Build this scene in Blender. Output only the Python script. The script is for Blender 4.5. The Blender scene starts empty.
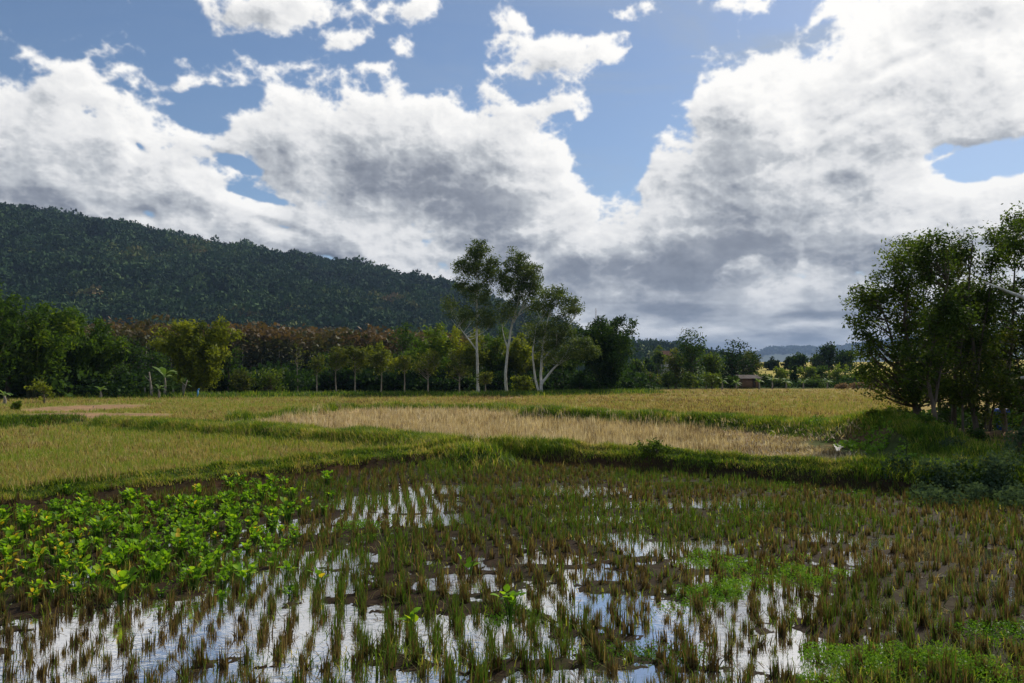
import bpy, math, random
import numpy as np
from mathutils import Vector, Matrix

# ------------------------------------------------------------------ camera
FPX = 800.0; CX, CY = 512.0, 341.5; HORIZON = 375.0
PITCH = math.atan((HORIZON - CY) / FPX)
CAM_H = 2.4
scene = bpy.context.scene
cam_data = bpy.data.cameras.new('camera'); cam = bpy.data.objects.new('camera', cam_data)
scene.collection.objects.link(cam)
cam.location = (0, 0, CAM_H)
cam.rotation_euler = (math.pi / 2 + PITCH, 0, 0)
cam_data.sensor_width = 36.0; cam_data.lens = FPX / 1024 * 36.0
cam_data.clip_start = 0.1; cam_data.clip_end = 40000
scene.camera = cam
scene.view_settings.view_transform = 'Standard'; scene.view_settings.look = 'None'
scene.view_settings.exposure = 0.0; scene.view_settings.gamma = 1.0
scene.view_settings.use_curve_mapping = False
scene.cycles.volume_bounces = 0
scene.cycles.max_bounces = 6
scene.cycles.diffuse_bounces = 2
scene.cycles.transparent_max_bounces = 8
scene.cycles.use_denoising = True

# ------------------------------------------------------------------ sun + sky
SUN_EL, SUN_AZ = math.radians(41), math.radians(36)      # azimuth clockwise from +Y (ahead of the camera)
sun_dir = Vector((math.sin(SUN_AZ) * math.cos(SUN_EL), math.cos(SUN_AZ) * math.cos(SUN_EL), math.sin(SUN_EL)))
sd = bpy.data.lights.new('sun', 'SUN'); sd.energy = 4.6; sd.angle = math.radians(0.8); sd.color = (1.0, 0.92, 0.78)
sun = bpy.data.objects.new('sun', sd); scene.collection.objects.link(sun)
sun.rotation_euler = sun_dir.to_track_quat('Z', 'Y').to_euler(); sun.location = (0, 0, 60)
SKY_STRENGTH = 0.095
world = bpy.data.worlds.new('World'); scene.world = world; world.use_nodes = True
wt = world.node_tree; wt.nodes.clear()

# ---- node helpers
SOCK = bpy.types.NodeSocket
def N(t, typ, ins=None, **props):
    n = t.nodes.new(typ)
    for k, v in props.items(): setattr(n, k, v)
    if ins:
        for k, v in ins.items():
            s = n.inputs[k]
            if isinstance(v, SOCK): t.links.new(v, s)
            else: s.default_value = v
    return n
def M(t, op, a, b=0.0, c=0.0, clamp=False):
    n = t.nodes.new('ShaderNodeMath'); n.operation = op; n.use_clamp = clamp
    for i, v in enumerate((a, b, c)):
        if isinstance(v, SOCK): t.links.new(v, n.inputs[i])
        else: n.inputs[i].default_value = v
    return n.outputs[0]
def VM(t, op, a, b=None, scale=None):
    n = t.nodes.new('ShaderNodeVectorMath'); n.operation = op
    for i, v in enumerate((a, b)):
        if v is None: continue
        if isinstance(v, SOCK): t.links.new(v, n.inputs[i])
        else: n.inputs[i].default_value = v
    if scale is not None:
        if isinstance(scale, SOCK): t.links.new(scale, n.inputs['Scale'])
        else: n.inputs['Scale'].default_value = scale
    return n.outputs[0]
def noise(t, vec, scale, detail=6, rough=0.5, lac=2.0, dist=0.0, out='Fac'):
    n = N(t, 'ShaderNodeTexNoise', {'Vector': vec, 'Scale': scale, 'Detail': detail, 'Roughness': rough, 'Lacunarity': lac, 'Distortion': dist})
    return n.outputs[out]
def SS(t, x, a, b, lo=0.0, hi=1.0):
    return N(t, 'ShaderNodeMapRange', {'Value': x, 'From Min': a, 'From Max': b, 'To Min': lo, 'To Max': hi}, interpolation_type='SMOOTHSTEP').outputs[0]
def MIX(t, f, a, b, blend='MIX'):
    n = t.nodes.new('ShaderNodeMix'); n.data_type = 'RGBA'; n.blend_type = blend
    for i, v in ((0, f), (6, a), (7, b)):
        if isinstance(v, SOCK): t.links.new(v, n.inputs[i])
        else: n.inputs[i].default_value = v if i == 0 else (tuple(v) + (1.0,))[:4]
    return n.outputs[2]
def RAMP(t, fac, stops, interp='LINEAR'):
    n = N(t, 'ShaderNodeValToRGB', {'Fac': fac}); cr = n.color_ramp; cr.interpolation = interp
    cr.elements[0].position = stops[0][0]; cr.elements[0].color = tuple(stops[0][1]) + (1,)
    cr.elements[1].position = stops[-1][0]; cr.elements[1].color = tuple(stops[-1][1]) + (1,)
    for p, c in stops[1:-1]:
        e = cr.elements.new(p); e.color = tuple(c) + (1,)
    return n.outputs[0]

# ---- directions and places on the ground, from a sighting (px, py)
def pix_dir(px, py):
    v = Vector((px - CX, FPX, CY - py)); v.normalize()
    return Matrix.Rotation(PITCH, 3, 'X') @ v
def azel(px, py):
    d = pix_dir(px, py)
    return math.atan2(d.x, d.y), math.asin(d.z)
def G(px, py, z=0.0):
    d = pix_dir(px, py); t = (z - CAM_H) / d.z
    return (d.x * t, d.y * t)
def AT(px, Y):
    return (px - CX) / FPX * Y * math.cos(PITCH)
def ZT(py, Y):
    d = pix_dir(CX, py); return CAM_H + d.z / d.y * Y
# ---- clouds: thickness and self-shading worked out on a map of the sky (azimuth x elevation)
def perlin2(x, y, seed=0):
    xi = np.floor(x).astype(np.int64); yi = np.floor(y).astype(np.int64)
    xf = (x - xi).astype(np.float32); yf = (y - yi).astype(np.float32)
    rs = np.random.RandomState(seed + 77); perm = rs.permutation(512); perm = np.concatenate([perm, perm])
    ang = rs.rand(512).astype(np.float32) * 6.2831853; gx, gy = np.cos(ang), np.sin(ang)
    u = xf * xf * xf * (xf * (xf * 6 - 15) + 10); v = yf * yf * yf * (yf * (yf * 6 - 15) + 10)
    def g(ix, iy, dx, dy):
        h = perm[(perm[ix & 511] + iy) & 511]
        return gx[h] * dx + gy[h] * dy
    a = g(xi, yi, xf, yf); b = g(xi + 1, yi, xf - 1, yf); c = g(xi, yi + 1, xf, yf - 1); d = g(xi + 1, yi + 1, xf - 1, yf - 1)
    return ((a + u * (b - a)) * (1 - v) + (c + u * (d - c)) * v) * 1.4
def fbm2(x, y, octs, gain=0.5, seed=0, billow=False):
    s = 0.0; a = 1.0; f = 1.0; tot = 0.0
    for o in range(octs):
        n = perlin2(x * f + 13.7 * o, y * f + 7.1 * o, seed + o)
        if billow: n = 1.0 - 2.0 * np.abs(n) ** 0.8
        s = s + a * n; tot += a; a *= gain; f *= 2.03
    return s / tot
def ell(az, el, items, k):
    acc = None
    for (px, py, rx, ry, tilt, w) in items:
        a, e = azel(px, py); t = math.radians(tilt); c, s = math.cos(t), math.sin(t)
        dx, dy = az - a, el - e
        L = np.sqrt(((dx * c + dy * s) / (rx / 790.0)) ** 2 + ((-dx * s + dy * c) / (ry / 790.0)) ** 2)
        v = (w * (1 - L)).astype(np.float32)
        if acc is None: acc = v
        else:
            h = np.clip(0.5 + 0.5 * (acc - v) / k, 0, 1); acc = v * (1 - h) + acc * h + k * h * (1 - h)
    return acc
def sst(x, a, b):
    t = np.clip((x - a) / (b - a), 0, 1); return t * t * (3 - 2 * t)
CLOUDS = [  # px, py, rx, ry, tilt, weight (where each mass stands in the sky and how large it looks)
    (-60, 175, 165, 118, -8, 1.0), (60, 190, 120, 85, -15, 1.0), (48, 98, 62, 20, -6, .45), (120, 165, 75, 42, -15, .8),
    (170, 190, 82, 48, -22, .9), (255, 262, 110, 46, -14, .9), (330, 250, 130, 60, -10, 1.0),
    (290, 150, 105, 54, -12, .8), (400, 160, 112, 72, -10, 1.0), (470, 170, 100, 72, -30, .9), (520, 225, 110, 90, -25, 1.0),
    (590, 262, 120, 62, -10, .9), (700, 255, 110, 72, 8, 1.0), (755, 190, 118, 100, 12, 1.0),
    (745, 110, 78, 48, 25, .8), (890, 62, 110, 62, 22, .9), (1010, 80, 130, 80, 10, 1.0), (870, 145, 100, 58, 10, .9),
    (900, 235, 150, 52, 5, 1.0), (1060, 225, 140, 50, 0, .9), (830, 315, 220, 52, 0, 1.0), (640, 330, 300, 50, 0, 1.0),
    (400, 330, 260, 70, 0, 1.0), (100, 300, 250, 90, 0, 1.0), (960, 5, 120, 45, 10, .9),
    (262, 4, 58, 15, 4, .42), (338, 38, 20, 10, 14, .32), (242, 98, 42, 15, -12, .30), (268, 106, 18, 16, -40, .3), (290, 98, 14, 10, 0, .2),
    (420, 5, 40, 11, 0, .32), (555, 60, 60, 18, 4, .44), (512, 24, 22, 20, 30, .35), (722, 3, 28, 10, 0, .4),
    (378, 68, 16, 6, 12, .2), (400, 50, 10, 6, 0, .2), (548, 108, 30, 8, 12, .27), (640, 5, 18, 5, 10, .15), (832, 5, 24, 7, 18, .25), (945, 140, 75, 10, 14, .4),
    (628, 132, 6, 5, 0, .15), (582, 120, 10, 5, 0, .15)]
HOLES = [(1003, 158, 62, 20, 4, 1.0), (955, 150, 30, 9, 10, .5), (232, 158, 30, 7, -28, .5), (262, 196, 40, 5, -14, .45), (200, 118, 40, 16, -20, .5), (903, 62, 50, 7, 14, .30), 
         (610, 150, 44, 48, -20, .9), (640, 90, 60, 50, 0, .5), (850, 116, 34, 6, 24, .2), (215, 96, 60, 20, 10, .4), (135, 145, 12, 6, -20, .4), (150, 215, 12, 8, 0, .4), (280, 225, 40, 7, -14, .4), (325, 260, 40, 5, -14, .3)]
DARKS = [(470, 200, 105, 52, -18, .75), (395, 175, 60, 36, 0, .5), (640, 275, 190, 40, -4, 1.0), (740, 245, 130, 56, 8, .9), (750, 165, 72, 44, 10, .75), (690, 305, 260, 22, 0, .7),
         (520, 255, 110, 34, -8, .6), (860, 215, 90, 30, 0, .15), (965, 85, 80, 16, 8, .45), (900, 104, 50, 12, 10, .3), (130, 170, 50, 12, -16, .3), (190, 205, 45, 14, -20, .4), (880, 275, 70, 26, 0, .5), (30, 190, 80, 14, -6, .3), (430, 290, 200, 30, 0, .45)]
BRIGHTS = [(805, 280, 55, 20, 28, .8), (740, 262, 26, 12, 20, .5), (772, 178, 34, 16, 10, .55), (715, 188, 26, 12, 20, .5), (640, 205, 50, 22, 10, .6), (560, 215, 30, 34, 30, .5), (590, 245, 40, 14, 0, .6), (370, 235, 40, 20, -20, .5), (700, 330, 90, 7, 0, .5), (830, 322, 70, 8, 0, .6), (300, 245, 60, 22, -20, .4)]
def cloud_field(az, el, front):
    """cloud thickness (<0 is clear sky) over arrays of azimuth and elevation"""
    wx = fbm2(az * 5 + 3, el * 6 + 9, 4, .55, 5); wy = fbm2(az * 5 + 31, el * 6 + 19, 4, .55, 15)
    A = az + .020 * wx; E = el + .017 * wy
    # towards the horizon clouds are seen edge on: flatter and finer
    ev = E + .10 * np.log(E.clip(-.04) + 0.07)
    n = fbm2(A * 8, ev * 9, 8, .56, 21)
    b = fbm2(az * 11, (ev - E + el) * 12.5, 7, .56, 41, True)
    c = fbm2(az * 30 + 4, (ev - E + el) * 34, 5, .60, 47, True)
    if front:
        F = ell(A, E, CLOUDS, .12); H = ell(A, E, HOLES, .04)
        F = F - 1.5 * np.maximum(H, 0)
    else:
        F = -.12 + .9 * fbm2(A * 2.2, E * 3.0, 3, .5, 90)
    return F * .85 + .52 * n + .40 * (b - .22) + .15 * (c - .2)
def shade_map(D, az, el, S, step, dark_extra):
    """light reaching each bit of cloud, marching towards the sun over the map"""
    T = np.maximum(D, 0); h, w = D.shape; tau = np.zeros_like(D)
    jj, ii = np.meshgrid(np.arange(w), np.arange(h))
    dx = (S[0] - az) ; dy = (S[1] - el); L = np.sqrt(dx * dx + dy * dy) + 1e-6; dx /= L; dy /= L
    for k in range(1, 9):
        r = step * k ** 1.35
        x = np.clip(jj + dx * r, 0, w - 1).astype(int); y = np.clip(ii + dy * r, 0, h - 1).astype(int)
        tau += T[y, x] * (1.0 / k ** .35)
    return tau
def make_maps(w, h, a0, a1, e0, e1, front, S):
    az, el = np.meshgrid(np.linspace(a0, a1, w), np.linspace(e0, e1, h)); az = az.astype(np.float32); el = el.astype(np.float32)
    D = cloud_field(az, el, front).astype(np.float32)
    cov = sst(D, -.02, .20) ** 1.1
    tau = shade_map(D, az, el, S, w / (a1 - a0) * .0062, None)
    base = np.maximum(ell(az, el, DARKS, .15), 0) if front else .35 * np.ones_like(D)
    n2 = fbm2(az * 11 + 5, el * 14, 5, .5, 61)
    rel = 0
    for r_, g_ in ((3.0, .35), (8.0, .50), (18.0, .50)):
        q = r_ * w / 1500.0
        Ds = np.roll(np.roll(D, -int(round(q * .6)) or -1, 1), -int(round(q * .8)) or -1, 0)
        rel = rel + g_ * (D - Ds)
    lit = np.exp(-.42 * tau) * .66 + np.exp(-1.1 * np.maximum(D, 0)) * .44 + rel * .85
    # long flat bars low down
    low = sst(el, .13, .05)
    bars = fbm2(az * 6 + 2, el * 26, 6, .58, 71)
    puff = sst(fbm2(az * 13 + 9 + .25 * n2, el * 17 + 3, 5, .55, 141, True), .30, .62)
    pop = (np.maximum(ell(az, el, BRIGHTS, .08), 0) + .0) * 1.5 if front else 0
    n3 = fbm2(az * 9 + 2 + .2 * n2, el * 11 + 4, 5, .5, 111)
    sunward = sst(np.sqrt((az - .63) ** 2 + (el - .72) ** 2), .72, .30)
    k = np.clip(base * 1.30 + .02 + .75 * n3 * (.35 + base) - .45 * sunward * (1 - .5 * base) - .30 * puff * (.4 + (base > .05)) - pop * (.35 + 1.3 * puff), 0, 1.1)
    cov = np.maximum(cov, .95 * sst(el, .035, .015))
    br = lit * (1 - .80 * np.clip(k, 0, 1)) + .13 + .14 * n2 + .16 * rel + .42 * sunward
    br = br * (1 - low) + low * np.clip(.44 + .35 * pop + 1.25 * bars + .30 * (lit - .4) - .16 * base, .1, .95)
    return cov, np.clip(br, 0, 1.2)

def as_image(name, cov, br):
    h, w = cov.shape
    im = bpy.data.images.new(name, w, h, float_buffer=True, alpha=False); im.colorspace_settings.name = 'Non-Color'
    a = np.ones((h, w, 4), np.float32); a[..., 0] = cov; a[..., 1] = br; a[..., 2] = 0
    im.pixels.foreach_set(a.ravel()); im.update(); im.pack()
    return im
R_ = math.radians
FW = (R_(-42), R_(42), R_(-2), R_(37)); WW = (-math.pi, math.pi, R_(-2), R_(90))
img_f = as_image('cloud_field_ahead', *make_maps(1500, 700, *FW, True, (SUN_AZ, SUN_EL)))
img_w = as_image('cloud_field_around', *make_maps(1100, 280, *WW, False, (SUN_AZ, SUN_EL)))
tc = N(wt, 'ShaderNodeTexCoord'); vdir = tc.outputs['Generated']
sepd = N(wt, 'ShaderNodeSeparateXYZ', {'Vector': vdir})
w_az = M(wt, 'ARCTAN2', sepd.outputs[0], sepd.outputs[1]); w_el = M(wt, 'ARCSINE', sepd.outputs[2])
def sample(im, win):
    u = N(wt, 'ShaderNodeMapRange', {'Value': w_az, 'From Min': win[0], 'From Max': win[1]}).outputs[0]
    v = N(wt, 'ShaderNodeMapRange', {'Value': w_el, 'From Min': win[2], 'From Max': win[3]}).outputs[0]
    n = N(wt, 'ShaderNodeTexImage', {'Vector': N(wt, 'ShaderNodeCombineXYZ', {'X': u, 'Y': v}).outputs[0]}, image=im, interpolation='Cubic', extension='EXTEND')
    return n.outputs['Color']
inside = M(wt, 'MULTIPLY', SS(wt, M(wt, 'ABSOLUTE', w_az), R_(41), R_(35)), SS(wt, w_el, R_(36.5), R_(31)))
cm = N(wt, 'ShaderNodeSeparateColor', {'Color': MIX(wt, inside, sample(img_w, WW), sample(img_f, FW))})
cov, lit = cm.outputs[0], cm.outputs[1]
ccol = RAMP(wt, M(wt, 'DIVIDE', lit, 1.25), [(0, (.15, .168, .205)), (.22, (.28, .30, .345)), (.44, (.55, .57, .595)), (.62, (.84, .84, .84)), (1, (1.12, 1.10, 1.06))])
sky = N(wt, 'ShaderNodeTexSky', sky_type='NISHITA', sun_disc=False)
sky.sun_elevation = SUN_EL; sky.sun_rotation = SUN_AZ
sky.air_density = 1.0; sky.dust_density = 0.5; sky.ozone_density = 4.0
cir = noise(wt, VM(wt, 'MULTIPLY', vdir, (1.2, 1.6, 5.0)), 2.6, 7, 0.62, 2.1, 0.8)
veil = M(wt, 'MULTIPLY', SS(wt, cir, 0.40, 0.82), M(wt, 'MULTIPLY_ADD', SS(wt, sepd.outputs[0], -0.25, 0.3), 0.62, 0.08))
base = MIX(wt, veil, sky.outputs[0], tuple(v / SKY_STRENGTH for v in (0.42, 0.48, 0.55)))
col = MIX(wt, cov, base, VM(wt, 'SCALE', ccol, scale=1.0 / SKY_STRENGTH))
bg = N(wt, 'ShaderNodeBackground', {'Color': col, 'Strength': SKY_STRENGTH})
wo = N(wt, 'ShaderNodeOutputWorld'); wt.links.new(bg.outputs[0], wo.inputs['Surface'])
world.cycles.sampling_method = 'MANUAL'; world.cycles.sample_map_resolution = 512

# ------------------------------------------------------------------ mesh tools
col_ = scene.collection
def link(o, parent=None):
    col_.objects.link(o)
    if parent is not None: o.parent = parent
    return o
def tag(o, label=None, cat=None, group=None, kind=None):
    if label: o['label'] = label
    if cat: o['category'] = cat
    if group: o['group'] = group
    if kind: o['kind'] = kind
    return o
def mesh_np(name, V, F, mat=None, tint=None, smooth=False, mids=None, mats=None):
    """V (n,3); F: array (m,k) or list of such arrays; tint: one value per vertex"""
    if not isinstance(F, (list, tuple)): F = [F]
    F = [f for f in F if len(f)]
    me = bpy.data.meshes.new(name)
    V = np.asarray(V, np.float32); me.vertices.add(len(V)); me.vertices.foreach_set('co', V.ravel())
    loops = np.concatenate([f.ravel() for f in F]).astype(np.int32)
    sizes = np.concatenate([np.full(len(f), f.shape[1], np.int32) for f in F])
    me.loops.add(len(loops)); me.loops.foreach_set('vertex_index', loops)
    st = np.concatenate([[0], np.cumsum(sizes)[:-1]]).astype(np.int32)
    me.polygons.add(len(sizes)); me.polygons.foreach_set('loop_start', st); me.polygons.foreach_set('loop_total', sizes)
    if smooth: me.polygons.foreach_set('use_smooth', np.ones(len(sizes), bool))
    if mats:
        for m in mats: me.materials.append(m)
        if mids is not None: me.polygons.foreach_set('material_index', np.asarray(mids, np.int32))
    elif mat: me.materials.append(mat)
    me.update(calc_edges=True)
    if tint is not None:
        a = me.attributes.new('tint', 'FLOAT', 'POINT'); a.data.foreach_set('value', np.asarray(tint, np.float32))
    return me
def obj(name, me, parent=None, loc=None):
    o = bpy.data.objects.new(name, me); link(o, parent)
    if loc is not None: o.location = loc
    return o
def empty(name, loc=(0, 0, 0), rz=0.0):
    o = bpy.data.objects.new(name, None); link(o); o.location = loc; o.rotation_euler = (0, 0, rz); o.empty_display_size = .3
    return o
def copy_tree(o, loc, rz=0.0, sc=1.0, label=None, parent=None):
    c = o.copy(); link(c, parent)
    if parent is None:
        c.location = loc; c.rotation_euler = (0, 0, rz); c.scale = (sc, sc, sc) if not hasattr(sc, '__len__') else sc
        if label: c['label'] = label
    for ch in list(o.children): copy_tree(ch, None, parent=c)
    return c
class Geo:
    """gathers vertices and faces into one mesh"""
    def __init__(s): s.V = []; s.F3 = []; s.F4 = []; s.T = []; s.n = 0
    def add(s, V, F, tint=0.5):
        V = np.asarray(V, np.float32).reshape(-1, 3); F = np.asarray(F, np.int64)
        (s.F3 if F.shape[1] == 3 else s.F4).append(F + s.n)
        s.V.append(V); s.T.append(np.full(len(V), tint, np.float32) if np.isscalar(tint) else np.asarray(tint, np.float32)); s.n += len(V)
    def tube(s, P, R, k=6, cap=True, tint=0.5):
        P = np.asarray(P, float); R = np.broadcast_to(np.asarray(R, float), (len(P),))
        T = np.gradient(P, axis=0); T /= np.linalg.norm(T, axis=1)[:, None] + 1e-9
        up = np.array([0.31, 0.2, 0.93]); A = np.cross(T, up); A /= np.linalg.norm(A, axis=1)[:, None] + 1e-9; B = np.cross(T, A)
        th = np.arange(k) * 2 * math.pi / k
        V = P[:, None, :] + R[:, None, None] * (np.cos(th)[None, :, None] * A[:, None, :] + np.sin(th)[None, :, None] * B[:, None, :])
        n = len(P); i = np.arange(n - 1)[:, None] * k; j = np.arange(k)[None, :]; j2 = (j + 1) % k
        F = np.stack([i + j, i + j2, i + k + j2, i + k + j], -1).reshape(-1, 4)
        base = s.n; s.add(V.reshape(-1, 3), F, tint)
        if cap:
            c0 = s.n; s.add(P[-1:], np.zeros((0, 3), int).reshape(0, 3), tint)
            jj = np.arange(k); o = base + (n - 1) * k
            s.F3.append(np.stack([o + jj, o + (jj + 1) % k, np.full(k, c0)], -1))
    def box(s, c, d, rz=0.0, tint=0.5, rx=0.0):
        x, y, z = np.array(d) / 2.0
        V = np.array([[i * x, j * y, k * z] for i in (-1, 1) for j in (-1, 1) for k in (-1, 1)])
        cx_, sx_ = math.cos(rx), math.sin(rx); V = V @ np.array([[1, 0, 0], [0, cx_, sx_], [0, -sx_, cx_]])
        cz, sz = math.cos(rz), math.sin(rz); V = V @ np.array([[cz, sz, 0], [-sz, cz, 0], [0, 0, 1]])
        s.add(V + np.array(c), np.array([[0, 1, 3, 2], [4, 6, 7, 5], [0, 4, 5, 1], [2, 3, 7, 6], [0, 2, 6, 4], [1, 5, 7, 3]]), tint)
    def mesh(s, name, mat, smooth=False):
        return mesh_np(name, np.concatenate(s.V), [np.concatenate(x) for x in (s.F3, s.F4) if x], mat, np.concatenate(s.T), smooth)
def leaves(g, P, size, aspect=0.45, rng=None, droop=0.0, tint=None, up_bias=0.0, outward=None):
    """diamond leaves (or leaf sprays) at points P; droop pulls the tips down"""
    n = len(P); size = np.broadcast_to(size, (n,)) * rng.uniform(.6, 1.35, n)
    d = rng.normal(size=(n, 3)); d /= np.linalg.norm(d, axis=1)[:, None]
    if outward is not None: d = d + outward
    d[:, 2] = d[:, 2] * (1 - .5 * abs(droop)) - droop
    d /= np.linalg.norm(d, axis=1)[:, None] + 1e-9
    r = rng.normal(size=(n, 3)); r[:, 2] *= (1 - up_bias)
    w = np.cross(d, r); w /= np.linalg.norm(w, axis=1)[:, None] + 1e-9
    L = d * size[:, None]; W = w * size[:, None] * aspect * .5
    V = np.stack([P - L * .5, P - L * .05 + W, P + L * .5, P - L * .05 - W], 1).reshape(-1, 3)
    F = np.arange(n * 4).reshape(n, 4)
    g.add(V, F, np.repeat(np.broadcast_to(0.5 if tint is None else tint, (n,)), 4))
def blades(P, H, W, lean, rng, segs=2, tint=None, sway=(0, 0), curl=0.6):
    """tapered bent grass blades; returns V, F4, F3, T"""
    n = len(P); az = rng.uniform(0, 2 * math.pi, n); th = az + math.pi / 2 + rng.uniform(-.5, .5, n)
    H = np.broadcast_to(H, (n,)); W = np.broadcast_to(W, (n,)); lean = np.broadcast_to(lean, (n,))
    dirv = np.stack([np.cos(az) * lean + sway[0], np.sin(az) * lean + sway[1], np.zeros(n)], 1)
    wv = np.stack([np.cos(th), np.sin(th), np.zeros(n)], 1) * W[:, None] * .5
    rows = []
    for i in range(segs + 1):
        t = i / segs; c = P + dirv * (H * (t * (1 - curl) + t * t * curl))[:, None]; c = c + np.array([0, 0, 1.0]) * (H * t * (1 - .25 * lean * t * curl * 2))[:, None]
        if i < segs: k = (1 - t) ** .55 if i else 1.0; rows += [c - wv * k, c + wv * k]
        else: rows += [c]
    V = np.stack(rows, 1); m = V.shape[1]; base = np.arange(n)[:, None] * m
    F4 = np.concatenate([base + np.array([[2 * i, 2 * i + 1, 2 * i + 3, 2 * i + 2]]) for i in range(segs - 1)]) if segs > 1 else np.zeros((0, 4), int)
    F3 = base + np.array([[2 * segs - 2, 2 * segs - 1, 2 * segs]])
    T = np.repeat(np.broadcast_to(.5 if tint is None else tint, (n,)), m)
    return V.reshape(-1, 3), F4, F3, T
def blade_mesh(name, parts, mat):
    V = []; F4 = []; F3 = []; T = []; o = 0
    for v, a, b, t in parts:
        V.append(v); F4.append(a + o); F3.append(b + o); T.append(t); o += len(v)
    return mesh_np(name, np.concatenate(V), [np.concatenate(F4), np.concatenate(F3)], mat, np.concatenate(T))

# ------------------------------------------------------------------ materials
def new_mat(name):
    m = bpy.data.materials.new(name); m.use_nodes = True; t = m.node_tree; t.nodes.clear()
    return m, t
def veg_mat(name, stops, trans=0.35, island=0.55, nscale=0.0, rough=0.6, tcol=1.25, spec=0.12, objrand=0.0):
    """leaf colour from tint attribute + random per leaf + patches; some light passes through the leaf"""
    m, t = new_mat(name)
    at = N(t, 'ShaderNodeAttribute', attribute_name='tint').outputs['Fac']
    geo = N(t, 'ShaderNodeNewGeometry'); ri = geo.outputs['Random Per Island']
    f = M(t, 'ADD', at, M(t, 'MULTIPLY', M(t, 'SUBTRACT', ri, 0.5), island))
    if objrand:
        oi = N(t, 'ShaderNodeObjectInfo').outputs['Random']; f = M(t, 'ADD', f, M(t, 'MULTIPLY', M(t, 'SUBTRACT', oi, .5), objrand))
    if nscale:
        nz = noise(t, geo.outputs['Position'], nscale, 3, .6); f = M(t, 'ADD', f, M(t, 'MULTIPLY', M(t, 'SUBTRACT', nz, .5), 0.9))
    c = RAMP(t, f, stops)
    p = N(t, 'ShaderNodeBsdfPrincipled', {'Base Color': c, 'Roughness': rough}); p.inputs['Specular IOR Level'].default_value = spec
    if trans > 0:
        tr = N(t, 'ShaderNodeBsdfTranslucent', {'Color': MIX(t, 1.0, c, (tcol * 1.15, tcol * 1.1, tcol * .55), 'MULTIPLY')})
        mx = N(t, 'ShaderNodeMixShader', {0: trans, 1: p.outputs[0], 2: tr.outputs[0]}); out = mx.outputs[0]
    else: out = p.outputs[0]
    N(t, 'ShaderNodeOutputMaterial', {'Surface': out})
    return m
def solid_mat(name, c1, c2, scale=8.0, rough=0.8, stretch=(1, 1, 1), bump=0.0, metal=0.0, detail=5):
    m, t = new_mat(name)
    tcn = N(t, 'ShaderNodeTexCoord').outputs['Object']
    v = VM(t, 'MULTIPLY', tcn, stretch)
    nz = noise(t, v, scale, detail, .65)
    c = MIX(t, SS(t, nz, .32, .68), c1, c2)
    p = N(t, 'ShaderNodeBsdfPrincipled', {'Base Color': c, 'Roughness': rough, 'Metallic': metal}); p.inputs['Specular IOR Level'].default_value = .25
    if bump:
        b = N(t, 'ShaderNodeBump', {'Strength': bump, 'Distance': .05, 'Height': nz}); t.links.new(b.outputs[0], p.inputs['Normal'])
    N(t, 'ShaderNodeOutputMaterial', {'Surface': p.outputs[0]})
    return m
MAT = {}
MAT['bark_pale'] = solid_mat('bark_pale', (.66, .65, .61), (.36, .34, .30), 3.0, .75, (1.5, 1.5, .5))
MAT['bark_brown'] = solid_mat('bark_brown', (.14, .11, .08), (.055, .042, .03), 6.0, .9, (1, 1, .3))
MAT['bark_grey'] = solid_mat('bark_grey', (.30, .26, .21), (.14, .12, .095), 4.0, .85, (1, 1, .4))
MAT['bamboo_culm'] = solid_mat('bamboo_culm', (.16, .17, .06), (.08, .09, .03), 6.0, .6)
MAT['leaf_bamboo'] = veg_mat('leaf_bamboo', [(0, (.02, .046, .010)), (.5, (.065, .125, .014)), (.85, (.14, .20, .018)), (1, (.20, .23, .03))], .46, .45, .35)
MAT['leaf_bamboo_yellow'] = veg_mat('leaf_bamboo_yellow', [(0, (.04, .06, .012)), (.5, (.13, .165, .014)), (1, (.26, .28, .03))], .46, .45, .35)
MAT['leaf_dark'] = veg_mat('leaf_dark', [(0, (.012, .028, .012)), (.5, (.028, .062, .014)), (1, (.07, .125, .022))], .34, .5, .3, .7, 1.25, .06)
MAT['leaf_mid'] = veg_mat('leaf_mid', [(0, (.022, .042, .012)), (.5, (.065, .11, .016)), (1, (.15, .20, .025))], .45, .5, .3, .6, 1.25, .12)
MAT['leaf_olive'] = veg_mat('leaf_olive', [(0, (.03, .042, .014)), (.5, (.078, .105, .016)), (1, (.17, .18, .028))], .42, .6, .4)
MAT['leaf_eucalypt'] = veg_mat('leaf_eucalypt', [(0, (.025, .042, .018)), (.5, (.06, .10, .024)), (1, (.13, .17, .045))], .36, .6, .5)
MAT['leaf_rust'] = veg_mat('leaf_rust', [(0, (.026, .040, .016)), (.38, (.06, .062, .02)), (.62, (.105, .070, .034)), (1, (.155, .098, .048))], .3, .16, .05)
MAT['leaf_forest'] = veg_mat('leaf_forest', [(0, (.010, .028, .009)), (.45, (.030, .068, .022)), (.75, (.07, .120, .032)), (.92, (.14, .15, .035)), (1, (.17, .12, .05))], .0, .10, .010, .9)
MAT['leaf_broad'] = veg_mat('leaf_broad', [(0, (.045, .11, .012)), (.5, (.16, .33, .014)), (.8, (.28, .44, .02)), (.93, (.50, .48, .03)), (1, (.66, .46, .04))], .46, .62, .0, .55, 1.3, .12, .25)
MAT['leaf_banana'] = veg_mat('leaf_banana', [(0, (.035, .08, .02)), (.5, (.08, .16, .03)), (1, (.20, .27, .09))], .35, .5, 0, .6, 1.1, .1)
MAT['grass'] = veg_mat('grass', [(0, (.03, .07, .010)), (.4, (.08, .155, .014)), (.68, (.19, .26, .025)), (.85, (.32, .31, .06)), (1, (.42, .34, .14))], .42, .6, .9, .5)
MAT['weeds'] = veg_mat('weeds', [(0, (.025, .06, .015)), (.5, (.08, .19, .014)), (1, (.18, .32, .03))], .35, .5, .7, .5)
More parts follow.
